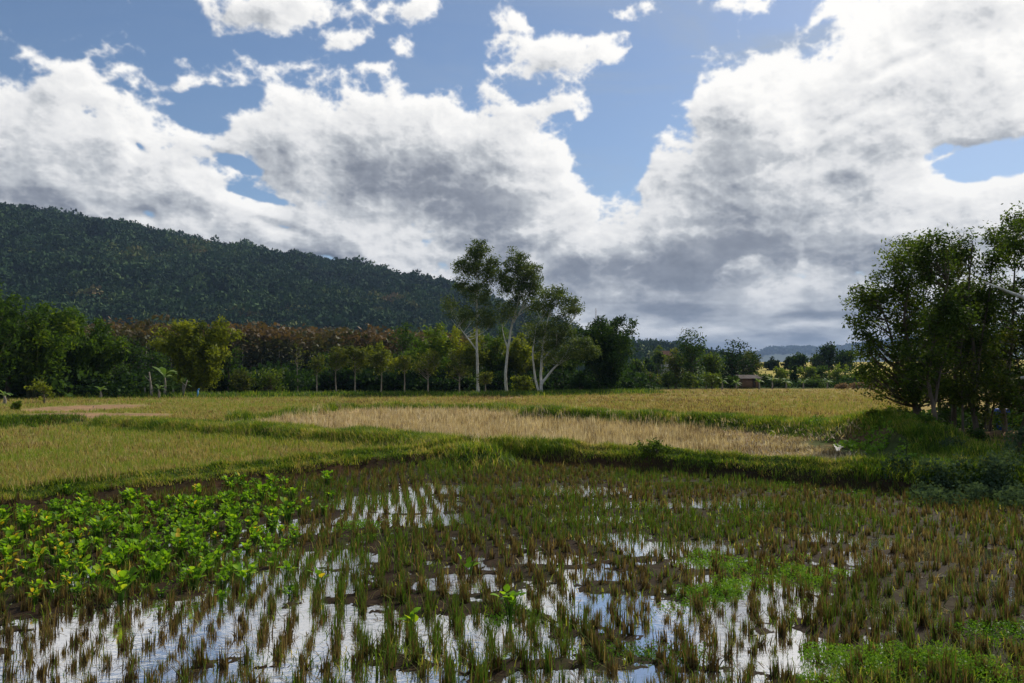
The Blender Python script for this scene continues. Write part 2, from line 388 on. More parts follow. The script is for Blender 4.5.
MAT['weeds_blue'] = veg_mat('weeds_blue', [(0, (.03, .05, .03)), (.5, (.06, .10, .055)), (1, (.11, .16, .08))], .3, .6, .7, .85, 1.1, .0)
MAT['stubble'] = veg_mat('stubble', [(0, (.026, .018, .009)), (.28, (.095, .064, .027)), (.46, (.24, .175, .075)), (.56, (.10, .105, .024)), (.78, (.058, .118, .013)), (1, (.11, .20, .022))], .34, .16, .0, .7, 1.1, .08, .10)  # wet, rotting straw, darkened further to put the near paddy's shade into the colour
MAT['field_stubble'] = veg_mat('field_stubble', [(0, (.10, .065, .03)), (.25, (.42, .31, .14)), (.50, (.40, .33, .12)), (.72, (.22, .26, .045)), (1, (.19, .27, .03))], .28, .5, .12, .7)
MAT['straw'] = veg_mat('straw', [(0, (.15, .11, .06)), (.4, (.42, .33, .20)), (.8, (.60, .50, .34)), (1, (.70, .62, .48))], .25, .6, .5, .7)
MAT['golden'] = veg_mat('golden', [(0, (.14, .11, .03)), (.4, (.30, .23, .08)), (.75, (.38, .30, .12)), (1, (.20, .24, .05))], .25, .5, .08, .7)
MAT['brush'] = veg_mat('brush', [(0, (.10, .06, .035)), (.5, (.22, .14, .08)), (1, (.34, .24, .15))], .2, .6, .3, .8)

# ------------------------------------------------------------------ lie of the land
def line(pts, z):
    return np.array([G(px, py, z) for px, py in pts])
B1 = line([(-120, 500), (0, 488), (100, 477), (200, 467), (270, 461), (340, 455), (430, 447), (500, 444), (600, 450), (700, 457), (800, 464), (900, 471), (1024, 477), (1150, 482)], .42)
B2 = line([(110, 421), (170, 424), (250, 428), (330, 433), (400, 437), (440, 441), (478, 446)], .48)
B2b = line([(-120, 424), (-20, 422), (30, 420), (70, 419)], .45)
B3 = line([(225, 419), (255, 416), (300, 411.5), (350, 407.5), (420, 407), (500, 408), (535, 411)], .42)
B4 = line([(532, 412), (580, 413), (640, 416), (700, 418), (750, 421), (800, 425), (845, 431), (885, 436), (930, 446)], .55)
B5 = line([(-40, 396.5), (60, 395.5), (190, 395.5), (300, 395), (400, 394.5), (520, 394.2), (600, 392.5), (650, 391.5)], .5)
def seg_dist(X, Y, L):
    best = np.full(X.shape, 1e9); tt = np.zeros(X.shape)
    for i in range(len(L) - 1):
        a, b = L[i], L[i + 1]; d = b - a; q = ((X - a[0]) * d[0] + (Y - a[1]) * d[1]) / (d @ d); q = np.clip(q, 0, 1)
        r = np.hypot(X - a[0] - q * d[0], Y - a[1] - q * d[1]); m = r < best
        best = np.where(m, r, best); tt = np.where(m, i + q, tt)
    return best, tt
B1s = B1[np.argsort(B1[:, 0])]
def yb1(X): return np.interp(X, np.concatenate([[-40], B1s[:, 0], [14, 40]]), np.concatenate([[3], B1s[:, 1], [14.6, 13.5]]))
WATER = [  # shallow standing water in the near paddy: (px, py, rx, ry) sighted on the ground
    (700, 505, 120, 4), (430, 520, 60, 8), (900, 545, 60, 8), (600, 520, 60, 5), (250, 560, 60, 12), (120, 645, 170, 52), (30, 680, 200, 40), (300, 640, 130, 44), (300, 585, 90, 22), (210, 610, 90, 18), (400, 505, 74, 13), (365, 520, 50, 9), (440, 490, 60, 6), (560, 491, 90, 6), (640, 505, 70, 4), (760, 500, 50, 4), (850, 512, 40, 5), (700, 565, 40, 6), (560, 560, 40, 6),
    (470, 640, 120, 30), (560, 600, 60, 16), (640, 615, 110, 26), (700, 640, 110, 40), (760, 600, 90, 30), (790, 655, 60, 34), (620, 540, 50, 8), (640, 550, 40, 10),
    (600, 575, 50, 8), (700, 548, 60, 9), (820, 538, 50, 6), (890, 520, 26, 8), (960, 555, 60, 16), (980, 590, 50, 16), (900, 610, 60, 12), (60, 515, 50, 8), (300, 530, 50, 8),
    (330, 560, 60, 12), (680, 484, 60, 3), (780, 486, 60, 3), (460, 585, 60, 12), (870, 560, 40, 8), (300, 683, 300, 20), (620, 683, 200, 16)]
WEL = []
for (px, py, rx, ry) in WATER:
    c = G(px, py); e = G(px + rx, py); f = G(px, py - ry); h = G(px, py + ry)
    WEL.append((c[0], (f[1] + h[1]) / 2, abs(e[0] - c[0]), abs(f[1] - h[1]) / 2))
def water_field(X, Y):
    w = np.zeros(X.shape)
    for (cx, cy, rx, ry) in WEL:
        w = np.maximum(w, 1 - np.sqrt(((X - cx) / rx) ** 2 + ((Y - cy) / ry) ** 2))
    return w
PUD = G(838, 447.5, .28)
MTN_R0, MTN_RC, MTN_R1 = 520.0, 1350.0, 2100.0
SIL = [(-300, 230), (-120, 205), (0, 203), (50, 208), (120, 216), (200, 233), (240, 241), (300, 256), (340, 261), (400, 268), (440, 277), (480, 288), (510, 299), (550, 315), (585, 329), (620, 339), (680, 344), (720, 352), (770, 371), (900, 376)]
SIL_AZ = np.array([azel(*p)[0] for p in SIL]); SIL_EL = np.array([azel(*p)[1] for p in SIL])
def mountain_z(X, Y):
    R = np.hypot(X, Y); az = np.arctan2(X, Y)
    crest = np.interp(az, SIL_AZ, np.tan(SIL_EL)) * MTN_RC * .935 + CAM_H - 17.0
    crest = np.maximum(crest, -6) * np.clip((az + 2.2) / 1.2, 0, 1)
    t = (R - MTN_R0) / (MTN_RC - MTN_R0)
    prof = np.where(t < 1, np.sin(np.clip(t, 0, 1) * math.pi / 2) ** 1.25, 1 - .25 * np.clip(t - 1, 0, 1) ** 1.5)
    n = fbm2(X / 260, Y / 260, 5, .5, 301); gul = np.abs(fbm2(az * 9, R / 900, 4, .5, 321))
    side = np.clip(1 - np.abs(t - .5) * 2, 0, 1) ** .5
    return crest * prof + side * np.clip(crest / 120, 0, 1) * (26 * n - 30 * gul) - 3.0
def ground_z(X, Y, detail=True):
    X = np.asarray(X, float); Y = np.asarray(Y, float); R = np.hypot(X, Y)
    dY = Y - yb1(X)
    n1 = fbm2(X * 1.1, Y * 1.1, 4, .55, 201); n2 = fbm2(X * .35, Y * .35, 3, .5, 211)
    near = dY < 0
    z = sst(dY, -.15, .25) * .17 + sst(Y, 26, 60) * .15
    w = water_field(X, Y)
    n4 = fbm2(X * 2.4, Y * 2.6, 6, .66, 241)
    mud = .016 + .018 * n1 + .010 * n2 + .022 * n4 - .060 * sst(w + .60 * n1 + .95 * n4, -.05, .62)
    z = z + np.where(dY < .5, mud * sst(-dY, -.3, .5), 0) + np.where(dY > 0, .02 * n1, 0)
    if detail: z = z + .012 * fbm2(X * 5, Y * 5, 4, .6, 221) * sst(R, 60, 40)
    bz = 0.0; b1s = np.interp(X, [-9, -3, 0], [.60, .78, 1.0])
    for L, h, wd, sd_ in ((B1, .38, .36, 401), (B2, .34, .75, 411), (B2b, .30, .7, 421), (B3, .16, .55, 431), (B4, .40, .80, 441), (B5, .18, 1.6, 451)):
        d, t = seg_dist(X, Y, L); d = d + .22 * fbm2(X * .9, Y * .9, 3, .5, sd_)
        bz = np.maximum(bz, (b1s if L is B1 else 1.0) * h * sst(wd * 1.5 - d, 0, wd) * (1 + .25 * fbm2(t * 2.0, t * 0 + .3, 2, .5, sd_ + 3)))
    z = z + bz
    # wooded bank on the right
    bx, by = G(1010, 446, .6); bank = sst(1 - np.sqrt(((X - bx - 2.5) / 8.2) ** 2 + ((Y - by - 2.0) / 8.5) ** 2), 0, .55)
    mx, my = G(893, 433, .8); md = sst(1 - np.sqrt(((X - mx) / 1.9) ** 2 + ((Y - my - 1) / 4.0) ** 2), 0, .9)
    z = z + (.40 * bank + .10 * md) * (1 + .35 * n1) * sst(dY, -.3, 1.2)
    # rolling ground far off
    farz = sst(R, 150, 420) * (2.5 + 6.0 * sst(X / np.maximum(Y, 1), .10, .32) + 3.0 * fbm2(X / 160, Y / 160, 3, .5, 231)) - 6 * sst(R, 900, 2500)
    z = z + np.where(R > 140, farz, 0)
    px_, py_ = PUD; pq = np.sqrt(((X - px_) / .75) ** 2 + ((Y - py_) / 2.4) ** 2); z = z + (.27 - z) * sst(pq, 1.25, .72)
    # gentle rise the tree plantation stands on
    lz = sst(R, 130, 230) * 1.2 * sst(-X / np.maximum(Y, 1), .05, .2)
    return z + lz
def gz(x, y): return float(ground_z(np.array([x]), np.array([y]), False)[0])

def terrain():
    a1 = np.linspace(-math.radians(50), math.radians(50), 620)
    a2 = np.linspace(math.radians(50), math.radians(310), 70)[1:-1]
    az = np.concatenate([a1, a2]); na = len(az)
    r = [0.6]
    while r[-1] < 12000:
        r.append(r[-1] * (1.06 if r[-1] < 3 else 1.0075 if r[-1] < 30 else 1.012 if r[-1] < 140 else 1.05))
    r = np.array(r); nr = len(r)
    A, Rr = np.meshgrid(az, r); X = np.sin(A) * Rr; Y = np.cos(A) * Rr
    Z = ground_z(X.ravel(), Y.ravel()).reshape(X.shape)
    V = np.concatenate([np.stack([X, Y, Z], -1).reshape(-1, 3), [[0, 0, gz(0, 0)]]])
    i = np.arange(nr - 1)[:, None] * na; j = np.arange(na)[None, :]; j2 = (j + 1) % na
    F = np.stack([i + j, i + na + j, i + na + j2, i + j2], -1).reshape(-1, 4)
    jj = np.arange(na); F3 = np.stack([jj, (jj + 1) % na, np.full(na, nr * na)], -1)
    X, Y, Z = V[:, 0].astype(float), V[:, 1].astype(float), V[:, 2].astype(float)
    n = fbm2(X * .6, Y * .6, 4, .55, 501); n2 = fbm2(X * .12, Y * .12, 4, .55, 511); nb = fbm2(X * 3, Y * 3, 3, .6, 521)
    C = np.zeros((len(V), 3))
    def put(mask, c, soft=None):
        m = np.clip(mask, 0, 1)[:, None]; C[:] = C * (1 - m) + np.array(c) * m
    dY = Y - yb1(X); R = np.hypot(X, Y)
    C[:] = (.030, .018, .010)
    put(sst(n + nb * .5, -.2, .4) * .7, (.036, .040, .012))
    # upper fields
    put(sst(dY, -.1, .4), (.20, .18, .06)); up_ = sst(dY, .1, .5)
    put(up_ * sst(n, .0, .5) * .6, (.12, .15, .03)); put(up_ * sst(nb, .15, .5) * .5, (.13, .09, .05))
    # straw field between the bunds
    dn2 = Y - np.interp(X, B2[np.argsort(B2[:, 0]), 0], B2[np.argsort(B2[:, 0]), 1]); 
    S3 = np.concatenate([B3, B4]); S3 = S3[np.argsort(S3[:, 0])]; y3 = np.interp(X, S3[:, 0], S3[:, 1])
    lo = np.maximum(np.interp(X, B2[np.argsort(B2[:, 0]), 0], B2[np.argsort(B2[:, 0]), 1]), 0); lo = np.where(X > B2[:, 0].max(), yb1(X), lo)
    straw = sst(Y - lo, .2, .9) * sst(y3 - Y, .0, .8) * (X > S3[0, 0] + 1) * (X < S3[-1, 0] + 1)
    put(straw, (.34, .25, .13)); put(straw * sst(X / Y, .12, .26) * .7, (.19, .13, .085)); put(straw * sst(nb, -.1, .4) * .55, (.20, .13, .075))
    far = sst(Y - y3, 0, 1.2) * (Y > 26)
    put(far, (.27, .205, .075)); put(far * sst(n2, -.05, .45) * .8, (.17, .18, .045)); put(far * sst(-X / Y, -.05, .30) * .7, (.19, .185, .06))
    # bare soil path, far left
    for (px, py, rx, ry) in ((85, 408, 52, 3.4), (110, 415, 60, 2.6), (60, 414, 50, 2.0), (497, 398.0, 26, 1.3)):
        c = G(px, py, .3); e = G(px + rx, py, .3); f = G(px, py - ry, .3); h = G(px, py + ry, .3)
        q = 1 - np.sqrt(((X - c[0]) / (e[0] - c[0])) ** 2 + ((Y - (f[1] + h[1]) / 2) / ((f[1] - h[1]) / 2)) ** 2)
        put(sst(q + .3 * n, 0, .2), (.27, .175, .105))
    for L, wd in ((B1, .62), (B2, 1.0), (B2b, .9), (B3, .55), (B4, 1.1), (B5, 2.2)):
        d, t = seg_dist(X, Y, L); put(sst(wd + .3 * n - d, -.2, .35), (.055, .085, .02))
    # near face of the main bund: its shadow painted as a dark band, plus cut soil
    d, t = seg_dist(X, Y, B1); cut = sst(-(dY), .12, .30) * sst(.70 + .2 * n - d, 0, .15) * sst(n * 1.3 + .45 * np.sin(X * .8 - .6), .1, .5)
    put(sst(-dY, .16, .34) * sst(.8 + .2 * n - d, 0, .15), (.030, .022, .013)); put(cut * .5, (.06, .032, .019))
    bx, by = G(1010, 446, .6); bank = sst(1 - np.sqrt(((X - bx - 2.5) / 8.2) ** 2 + ((Y - by - 2.0) / 8.5) ** 2), 0, .3) * sst(dY, -.2, .3)
    put(bank, (.05, .07, .022)); q = 1 - np.sqrt(((X - bx - 1.5) / 5.0) ** 2 + ((Y - by - 3.0) / 4.0) ** 2)
    put(sst(q + .4 * n, 0, .3), (.15, .10, .055))
    # beyond the tree line
    tl = np.interp(X / np.maximum(Y, 1), [-.7, -.1, .15, .2, .5], [78, 84, 92, 118, 124]); put(sst(Y - tl + 4 * n2, 0, 5), (.05, .075, .02)); put(((R > 118) & (Y < 20)) * 1.0, (.06, .09, .025)); put((Y < 4) * sst(R, 14, 30), (.10, .11, .035))
    hf = sst(R, 190, 240) * sst(X / np.maximum(Y, 1), .28, .32) * sst(R, 520, 420) * (Y > 0); put(hf, (.36, .31, .09))
    put(sst(R, 500, 700), (.035, .06, .025))
    m, t = new_mat('field_ground')
    a = N(t, 'ShaderNodeAttribute', attribute_name='cover').outputs['Color']
    pos = N(t, 'ShaderNodeNewGeometry').outputs['Position']
    nn = noise(t, pos, 6.0, 6, .65); n3 = noise(t, pos, .9, 5, .6)
    c = MIX(t, 1.0, a, RAMP(t, nn, [(.25, (.55, .5, .48)), (.5, (1, 1, 1)), (.75, (1.5, 1.45, 1.3))]), 'MULTIPLY')
    c = MIX(t, 1.0, c, RAMP(t, n3, [(.3, (.75, .78, .75)), (.7, (1.2, 1.15, 1.1))]), 'MULTIPLY')
    z = N(t, 'ShaderNodeSeparateXYZ', {'Vector': pos}).outputs[2]
    wet = SS(t, z, .045, .0)
    c = MIX(t, M(t, 'MULTIPLY', wet, .45), c, (.02, .015, .011))
    rough = M(t, 'MULTIPLY_ADD', wet, -.30, 1.0)
    p = N(t, 'ShaderNodeBsdfPrincipled', {'Base Color': c, 'Roughness': rough}); p.inputs['Specular IOR Level'].default_value = .04
    b = N(t, 'ShaderNodeBump', {'Strength': .7, 'Distance': .03, 'Height': nn}); t.links.new(b.outputs[0], p.inputs['Normal'])
    N(t, 'ShaderNodeOutputMaterial', {'Surface': p.outputs[0]})
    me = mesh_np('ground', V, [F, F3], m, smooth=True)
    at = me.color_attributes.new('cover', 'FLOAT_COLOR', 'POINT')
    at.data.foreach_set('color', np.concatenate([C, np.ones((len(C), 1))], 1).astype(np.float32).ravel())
    o = obj('ground', me); tag(o, 'rice fields and earth banks reaching the tree line', 'ground', kind='structure')
    return o
terrain()

# water lying in the near paddy
def water():
    m, t = new_mat('paddy_water')
    pos = N(t, 'ShaderNodeNewGeometry').outputs['Position']
    nz = noise(t, VM(t, 'MULTIPLY', pos, (1, 1.6, 1)), 9.0, 3, .5); n2 = noise(t, pos, 60.0, 2, .5)
    b = N(t, 'ShaderNodeBump', {'Strength': .10, 'Distance': .02, 'Height': M(t, 'ADD', nz, M(t, 'MULTIPLY', n2, .12))})
    gl = N(t, 'ShaderNodeBsdfGlossy', {'Color': (1, 1, 1, 1), 'Roughness': .03, 'Normal': b.outputs[0]})
    mud = N(t, 'ShaderNodeBsdfPrincipled', {'Base Color': MIX(t, nz, (.030, .019, .012), (.05, .033, .021)), 'Roughness': .8, 'Specular IOR Level': .1})
    fr = N(t, 'ShaderNodeFresnel', {'IOR': 1.45, 'Normal': b.outputs[0]})
    f = M(t, 'MULTIPLY_ADD', fr.outputs[0], .8, .58, True)
    mx = N(t, 'ShaderNodeMixShader', {0: f, 1: mud.outputs[0], 2: gl.outputs[0]})
    N(t, 'ShaderNodeOutputMaterial', {'Surface': mx.outputs[0]})
    xs = np.linspace(-26, 26, 60); V = []; 
    ys0 = 2.0
    X = np.repeat(xs, 2); Y = np.empty_like(X); Y[0::2] = ys0; Y[1::2] = yb1(xs) + .05
    V = np.stack([X, Y, np.zeros_like(X)], -1); i = np.arange(len(xs) - 1) * 2
    F = np.stack([i, i + 2, i + 3, i + 1], -1)
    o = obj('water', mesh_np('water', V, F, m)); tag(o, 'shallow water reflecting clouds between the rice stubble', 'water', kind='structure')
    # bright puddle at the corner of the straw field
    cx_, cy_ = PUD; th = np.linspace(0, 2 * math.pi, 28)[:-1]
    rr = 1 + .25 * np.sin(th * 3 + 1) + .12 * np.sin(th * 5)
    X = cx_ + .13 * rr * np.cos(th) + .44 * rr * np.sin(th); Y = cy_ + 1.15 * rr * np.sin(th)
    zz = .30
    V = np.concatenate([[[cx_, cy_, zz]], np.stack([X, Y, np.full_like(X, zz)], -1)]); k = len(X); j = np.arange(k)
    m2, t2 = new_mat('ruffled_water'); p2 = N(t2, 'ShaderNodeBsdfPrincipled', {'Base Color': (.16, .14, .12, 1), 'Roughness': .38, 'IOR': 1.6}); p2.inputs['Specular IOR Level'].default_value = 1.0
    nb_ = noise(t2, N(t2, 'ShaderNodeNewGeometry').outputs['Position'], 14.0, 3, .5); t2.links.new(N(t2, 'ShaderNodeBump', {'Strength': .5, 'Distance': .03, 'Height': nb_}).outputs[0], p2.inputs['Normal']); N(t2, 'ShaderNodeOutputMaterial', {'Surface': p2.outputs[0]})
    o = obj('puddle', mesh_np('puddle', V, np.stack([np.zeros(k, int), 1 + j, 1 + (j + 1) % k], -1), m2)); tag(o, 'bright puddle at the corner of the straw field', 'puddle', kind='structure')
water()

# haze: the air itself
def haze():
    g = Geo(); g.box((0, 0, 190), (23000, 23000, 410)); m, t = new_mat('air')
    v = N(t, 'ShaderNodeVolumePrincipled', {'Color': (.42, .60, .92, 1), 'Density': 1.0e-4, 'Anisotropy': .0})
    N(t, 'ShaderNodeOutputMaterial', {'Volume': v.outputs[0]})
    me = g.mesh('haze', m)
    o = obj('haze', me); tag(o, 'pale blue air that far hills fade into', 'haze', kind='stuff'); return o
haze()

# ------------------------------------------------------------------ mountain and its forest
def mountain():
    az = np.linspace(-1.25, .42, 330); r = np.linspace(MTN_R0, MTN_R1, 110)
    A, Rr = np.meshgrid(az, r); X = np.sin(A) * Rr; Y = np.cos(A) * Rr
    Z = mountain_z(X, Y); Z[0, :] = -14; Z[-1, :] = -14; Z[:, 0] = -14; Z[:, -1] = -14
    na = len(az); i = np.arange(len(r) - 1)[:, None] * na; j = np.arange(na - 1)[None, :]
    F = np.stack([i + j, i + na + j, i + na + j + 1, i + j + 1], -1).reshape(-1, 4)
    m = solid_mat('hill_floor', (.022, .035, .016), (.04, .05, .022), .02, .95)
    o = obj('mountain', mesh_np('mountain', np.stack([X, Y, Z], -1).reshape(-1, 3), F, m, smooth=True)); tag(o, 'long forested mountain falling away to the plain', 'mountain', kind='structure')
mountain()
def crown_templates(rng, n, k, size, flat=.8):
    out = []
    for _ in range(n):
        g = Geo(); lobes = rng.normal(size=(5, 3)) * np.array([.36, .36, .22]); 
        c = lobes[rng.randint(0, 5, k)]; d = rng.normal(size=(k, 3)); d /= np.linalg.norm(d, axis=1)[:, None]; d[:, 2] = np.abs(d[:, 2]) * 1.0 - .25
        P = c + d * rng.uniform(.38, .62, (k, 1)) * np.array([1, 1, flat]); P[:, 2] += .45
        leaves(g, P, size, .9, rng, 0, outward=d * .2)
        out.append(np.concatenate(g.V))
    return out
def scatter_crowns(name, pos, scl, tints, mat, templates, rng):
    V = []; T = []
    ti = rng.randint(0, len(templates), len(pos))
    for k, tp in enumerate(templates):
        s = np.where(ti == k)[0]
        if not len(s): continue
        a = rng.uniform(0, 6.28, len(s)); c, s_ = np.cos(a)[:, None], np.sin(a)[:, None]
        x = tp[None, :, 0] * c - tp[None, :, 1] * s_; y = tp[None, :, 0] * s_ + tp[None, :, 1] * c; z = np.broadcast_to(tp[None, :, 2], x.shape)
        v = np.stack([x * scl[s, 0:1], y * scl[s, 0:1], z * scl[s, 1:2]], -1) + pos[s][:, None, :]
        V.append(v.reshape(-1, 3)); T.append(np.repeat(tints[s], tp.shape[0]))
    V = np.concatenate(V); F = np.arange(len(V)).reshape(-1, 4)
    return mesh_np(name, V, F, mat, np.concatenate(T))
def forest():
    rng = np.random.RandomState(5); n = 15500
    az = rng.uniform(-.78, .34, n); t = rng.uniform(0, 1, n) ** .9 * 1.12; r = MTN_R0 + (MTN_RC - MTN_R0) * t
    X = np.sin(az) * r; Y = np.cos(az) * r; Z = mountain_z(X, Y); ok = Z > -2.0
    X, Y, Z = X[ok], Y[ok], Z[ok]; m = len(X)
    s = rng.uniform(6.5, 15, m) * (1 + .35 * (rng.rand(m) > .93)); h = s * rng.uniform(.8, 1.3, m) + (rng.rand(m) > .92) * 4
    ti = np.clip(.42 + .17 * rng.normal(size=m) + .55 * fbm2(X / 150, Y / 150, 4, .55, 611) + .30 * (rng.rand(m) > .96), 0, .88)
    me = scatter_crowns('forest', np.stack([X, Y, Z + 1.0], -1), np.stack([s, h], -1), ti, MAT['leaf_forest'], crown_templates(rng, 8, 150, .20), rng)
    o = obj('forest', me); tag(o, 'dense dark green forest covering the mountain', 'forest', kind='stuff')
forest()
def plantation():
    rng = np.random.RandomState(8); P = []; 
    for yy in np.arange(150, 300, 5.2):
        for xx in np.arange(-.62 * yy, -.02 * yy, 4.2):
            P.append((xx + rng.normal() * .5, yy + rng.normal() * .6))
    P = np.array(P); X, Y = P[:, 0], P[:, 1]; a = X / Y; ok = (a < -.04 - .0) ; X, Y = X[ok], Y[ok]; n = len(X)
    Z = ground_z(X, Y, False); H = rng.uniform(8.6, 11.2, n) * np.interp(X / Y, [-.52, -.3, -.1, -.04], [1.04, 1.0, .9, .72])
    # crowns: several stacked clusters each, on short dark stems below
    pos = []; sc = []; ti = []
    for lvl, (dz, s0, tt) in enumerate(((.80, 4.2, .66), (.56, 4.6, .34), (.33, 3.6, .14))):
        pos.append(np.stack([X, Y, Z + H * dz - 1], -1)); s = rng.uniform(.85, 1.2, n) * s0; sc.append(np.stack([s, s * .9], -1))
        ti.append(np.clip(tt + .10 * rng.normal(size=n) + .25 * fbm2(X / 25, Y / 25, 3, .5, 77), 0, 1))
    me = scatter_crowns('plantation', np.concatenate(pos), np.concatenate(sc), np.concatenate(ti), MAT['leaf_rust'], crown_templates(rng, 8, 120, .18), rng)
    o = obj('plantation_woodland', me); tag(o, 'rust tinged plantation woodland in front of the mountain', 'woodland', kind='stuff')
    g = Geo()
    for i in np.where(Y < 185)[0]:
        g.tube([(X[i], Y[i], Z[i] - .3), (X[i] + rng.normal() * .2, Y[i], Z[i] + H[i] * .7)], [.12, .07], 5)
    s_ = obj('stems', g.mesh('plantation_stems', MAT['bark_grey']), o); tag(s_, kind='stuff')
plantation()
def far_ridge():
    # blue ridge far off, low over the gap on the right
    az = np.linspace(.10, .75, 240); prof = [(600, 372), (700, 366), (745, 359), (770, 350), (800, 349), (830, 351), (850, 347), (900, 341), (960, 338), (1024, 340), (1150, 352), (1400, 372)]
    pa = [azel(*p)[0] for p in prof]; pe = [math.tan(azel(*p)[1]) for p in prof]
    RR = np.array([5200, 5800, 6400, 7000, 7600]); k = np.array([.0, .55, .85, 1.0, .7])
    A, R2 = np.meshgrid(az, RR); e = np.interp(az, pa, pe); Z = (e[None, :] * 7000 + CAM_H) * k[:, None] + 14 * fbm2(A * 40, R2 / 900, 4, .5, 801) * (k[:, None] > .3) - 8 * (k[:, None] < .1)
    V = np.stack([np.sin(A) * R2, np.cos(A) * R2, Z], -1).reshape(-1, 3); na = len(az)
    i = np.arange(len(RR) - 1)[:, None] * na; j = np.arange(na - 1)[None, :]
    F = np.stack([i + j, i + na + j, i + na + j + 1, i + j + 1], -1).reshape(-1, 4)
    o = obj('far_ridge', mesh_np('far_ridge', V, F, solid_mat('far_forest', (.03, .05, .025), (.05, .07, .035), .004, .95), smooth=True)); tag(o, 'distant blue ridge low on the horizon', 'ridge', kind='structure')
    rng = np.random.RandomState(9); n = 2600; a = rng.uniform(.12, .7, n); r = rng.uniform(6100, 7300, n); kk = np.interp(r, RR, k)
    z = (np.interp(a, pa, pe) * 7000 + CAM_H) * kk
    s = rng.uniform(22, 46, n)
    me = scatter_crowns('ridge_forest', np.stack([np.sin(a) * r, np.cos(a) * r, z - 2], -1), np.stack([s, s * .8], -1), rng.uniform(0, .5, n), MAT['leaf_forest'], crown_templates(rng, 4, 22, .55), rng)
    tag(obj('ridge_forest', me), 'faint tree line along the distant blue ridge', 'forest', kind='stuff')
far_ridge()

# ------------------------------------------------------------------ trees
def bez(a, b, c, n):
    t = np.linspace(0, 1, n)[:, None]; return a * (1 - t) ** 2 + 2 * b * t * (1 - t) + c * t * t
def grow(trunks, lobes, rng, n_cl, cl_r, per, leaf, aspect=.45, droop=.2, limb_r=.05, twigs=0, tilt=.8, tint0=.5, skin=.0, flatten=.75, limb_p=1.0, sides=6):
    """trunks: list of (points, r0, r1). lobes: ellipsoids (x, y, z, rx, ry, rz, share) that the leaf clusters fill"""
    gt = Geo(); gl = Geo(); TP = []
    for pts, r0, r1 in trunks:
        pts = np.array(pts, float); k = len(pts) * 6
        s = np.linspace(0, len(pts) - 1, k); P = np.stack([np.interp(s, np.arange(len(pts)), pts[:, i]) for i in range(3)], 1)
        P[1:-1] = (P[:-2] + P[1:-1] * 2 + P[2:]) / 4; P[:, :2] += np.cumsum(rng.normal(size=(k, 2)) * .012 * abs(pts[-1, 2]) / k * 3, 0) * (np.arange(k) > 1)[:, None]
        R = np.interp(np.linspace(0, 1, k), [0, .04, 1], [r0 * 1.35, r0, r1]); gt.tube(P, R, sides + 2); TP.append((P, R))
    w = np.array([l[6] for l in lobes], float); w /= w.sum()
    for li in rng.choice(len(lobes), n_cl, p=w):
        x, y, z, rx, ry, rz, _ = lobes[li]
        d = rng.normal(size=3); d /= np.linalg.norm(d); q = rng.uniform(skin, 1) ** .45
        c = np.array([x, y, z]) + d * q * np.array([rx, ry, rz])
        # attach to nearest trunk, lower down
        best = None
        for P, R in TP:
            hd = np.hypot(P[:, 0] - c[0], P[:, 1] - c[1]); cost = np.abs((c[2] - P[:, 2]) - hd * tilt) + hd * .6 + (P[:, 2] > c[2]) * 5; cost[: len(P) // 4] += 9
            i = int(np.argmin(cost)); i = int(np.clip(i + rng.randint(-4, 5), 0, len(P) - 1)) if limb_p < 1 else i
            if best is None or cost[i] < best[0]: best = (cost[i], P[i], R[i])
        a = best[1]; L = np.linalg.norm(c - a); mid = a + (c - a) * .5 + np.array([0, 0, -.10 * L]) + rng.normal(size=3) * (.06 if limb_p == 1 else .13) * L
        r0 = min(best[2] * .7, limb_r * (.5 + L * .18)); P = bez(a, mid, c, 7)
        if rng.rand() < limb_p and (limb_p == 1 or L < 3.2): gt.tube(P, np.linspace(r0, r0 * .25, 7), sides - 1, False)
        else: P[4:] = P[6]
        m = int(per * rng.uniform(.6, 1.4)); rr = cl_r * rng.uniform(.65, 1.3)
        off = np.clip(rng.normal(size=(m, 3)), -1.9, 1.9) * .5; off[:, 2] *= flatten; Q = c + off * rr
        for _ in range(twigs):
            e = c + rng.normal(size=3) * rr * .6; gt.tube(np.array([P[4], (P[5] + e) / 2, e]), [r0 * .35, r0 * .2, r0 * .1], 3, False)
        out = Q - np.array([x, y, z]); out /= np.linalg.norm(out, axis=1)[:, None] + 1e-6
        ti = tint0 + rng.normal() * .14 + rng.normal(size=m) * .05
        leaves(gl, Q, leaf, aspect, rng, droop, np.clip(ti, 0, 1), outward=out * .4)
    return gt, gl
def tree(name, x, y, label, cat, gt, gl, bark, leafm, group=None, names=('trunk', 'crown'), rz=0.0, z=None):
    o = empty(name, (x, y, (gz(x, y) if z is None else z) - .04), rz); tag(o, label, cat, group)
    obj(names[0], gt.mesh(names[0], MAT[bark], True), o); obj(names[1], gl.mesh(names[1], MAT[leafm]), o)
    return o
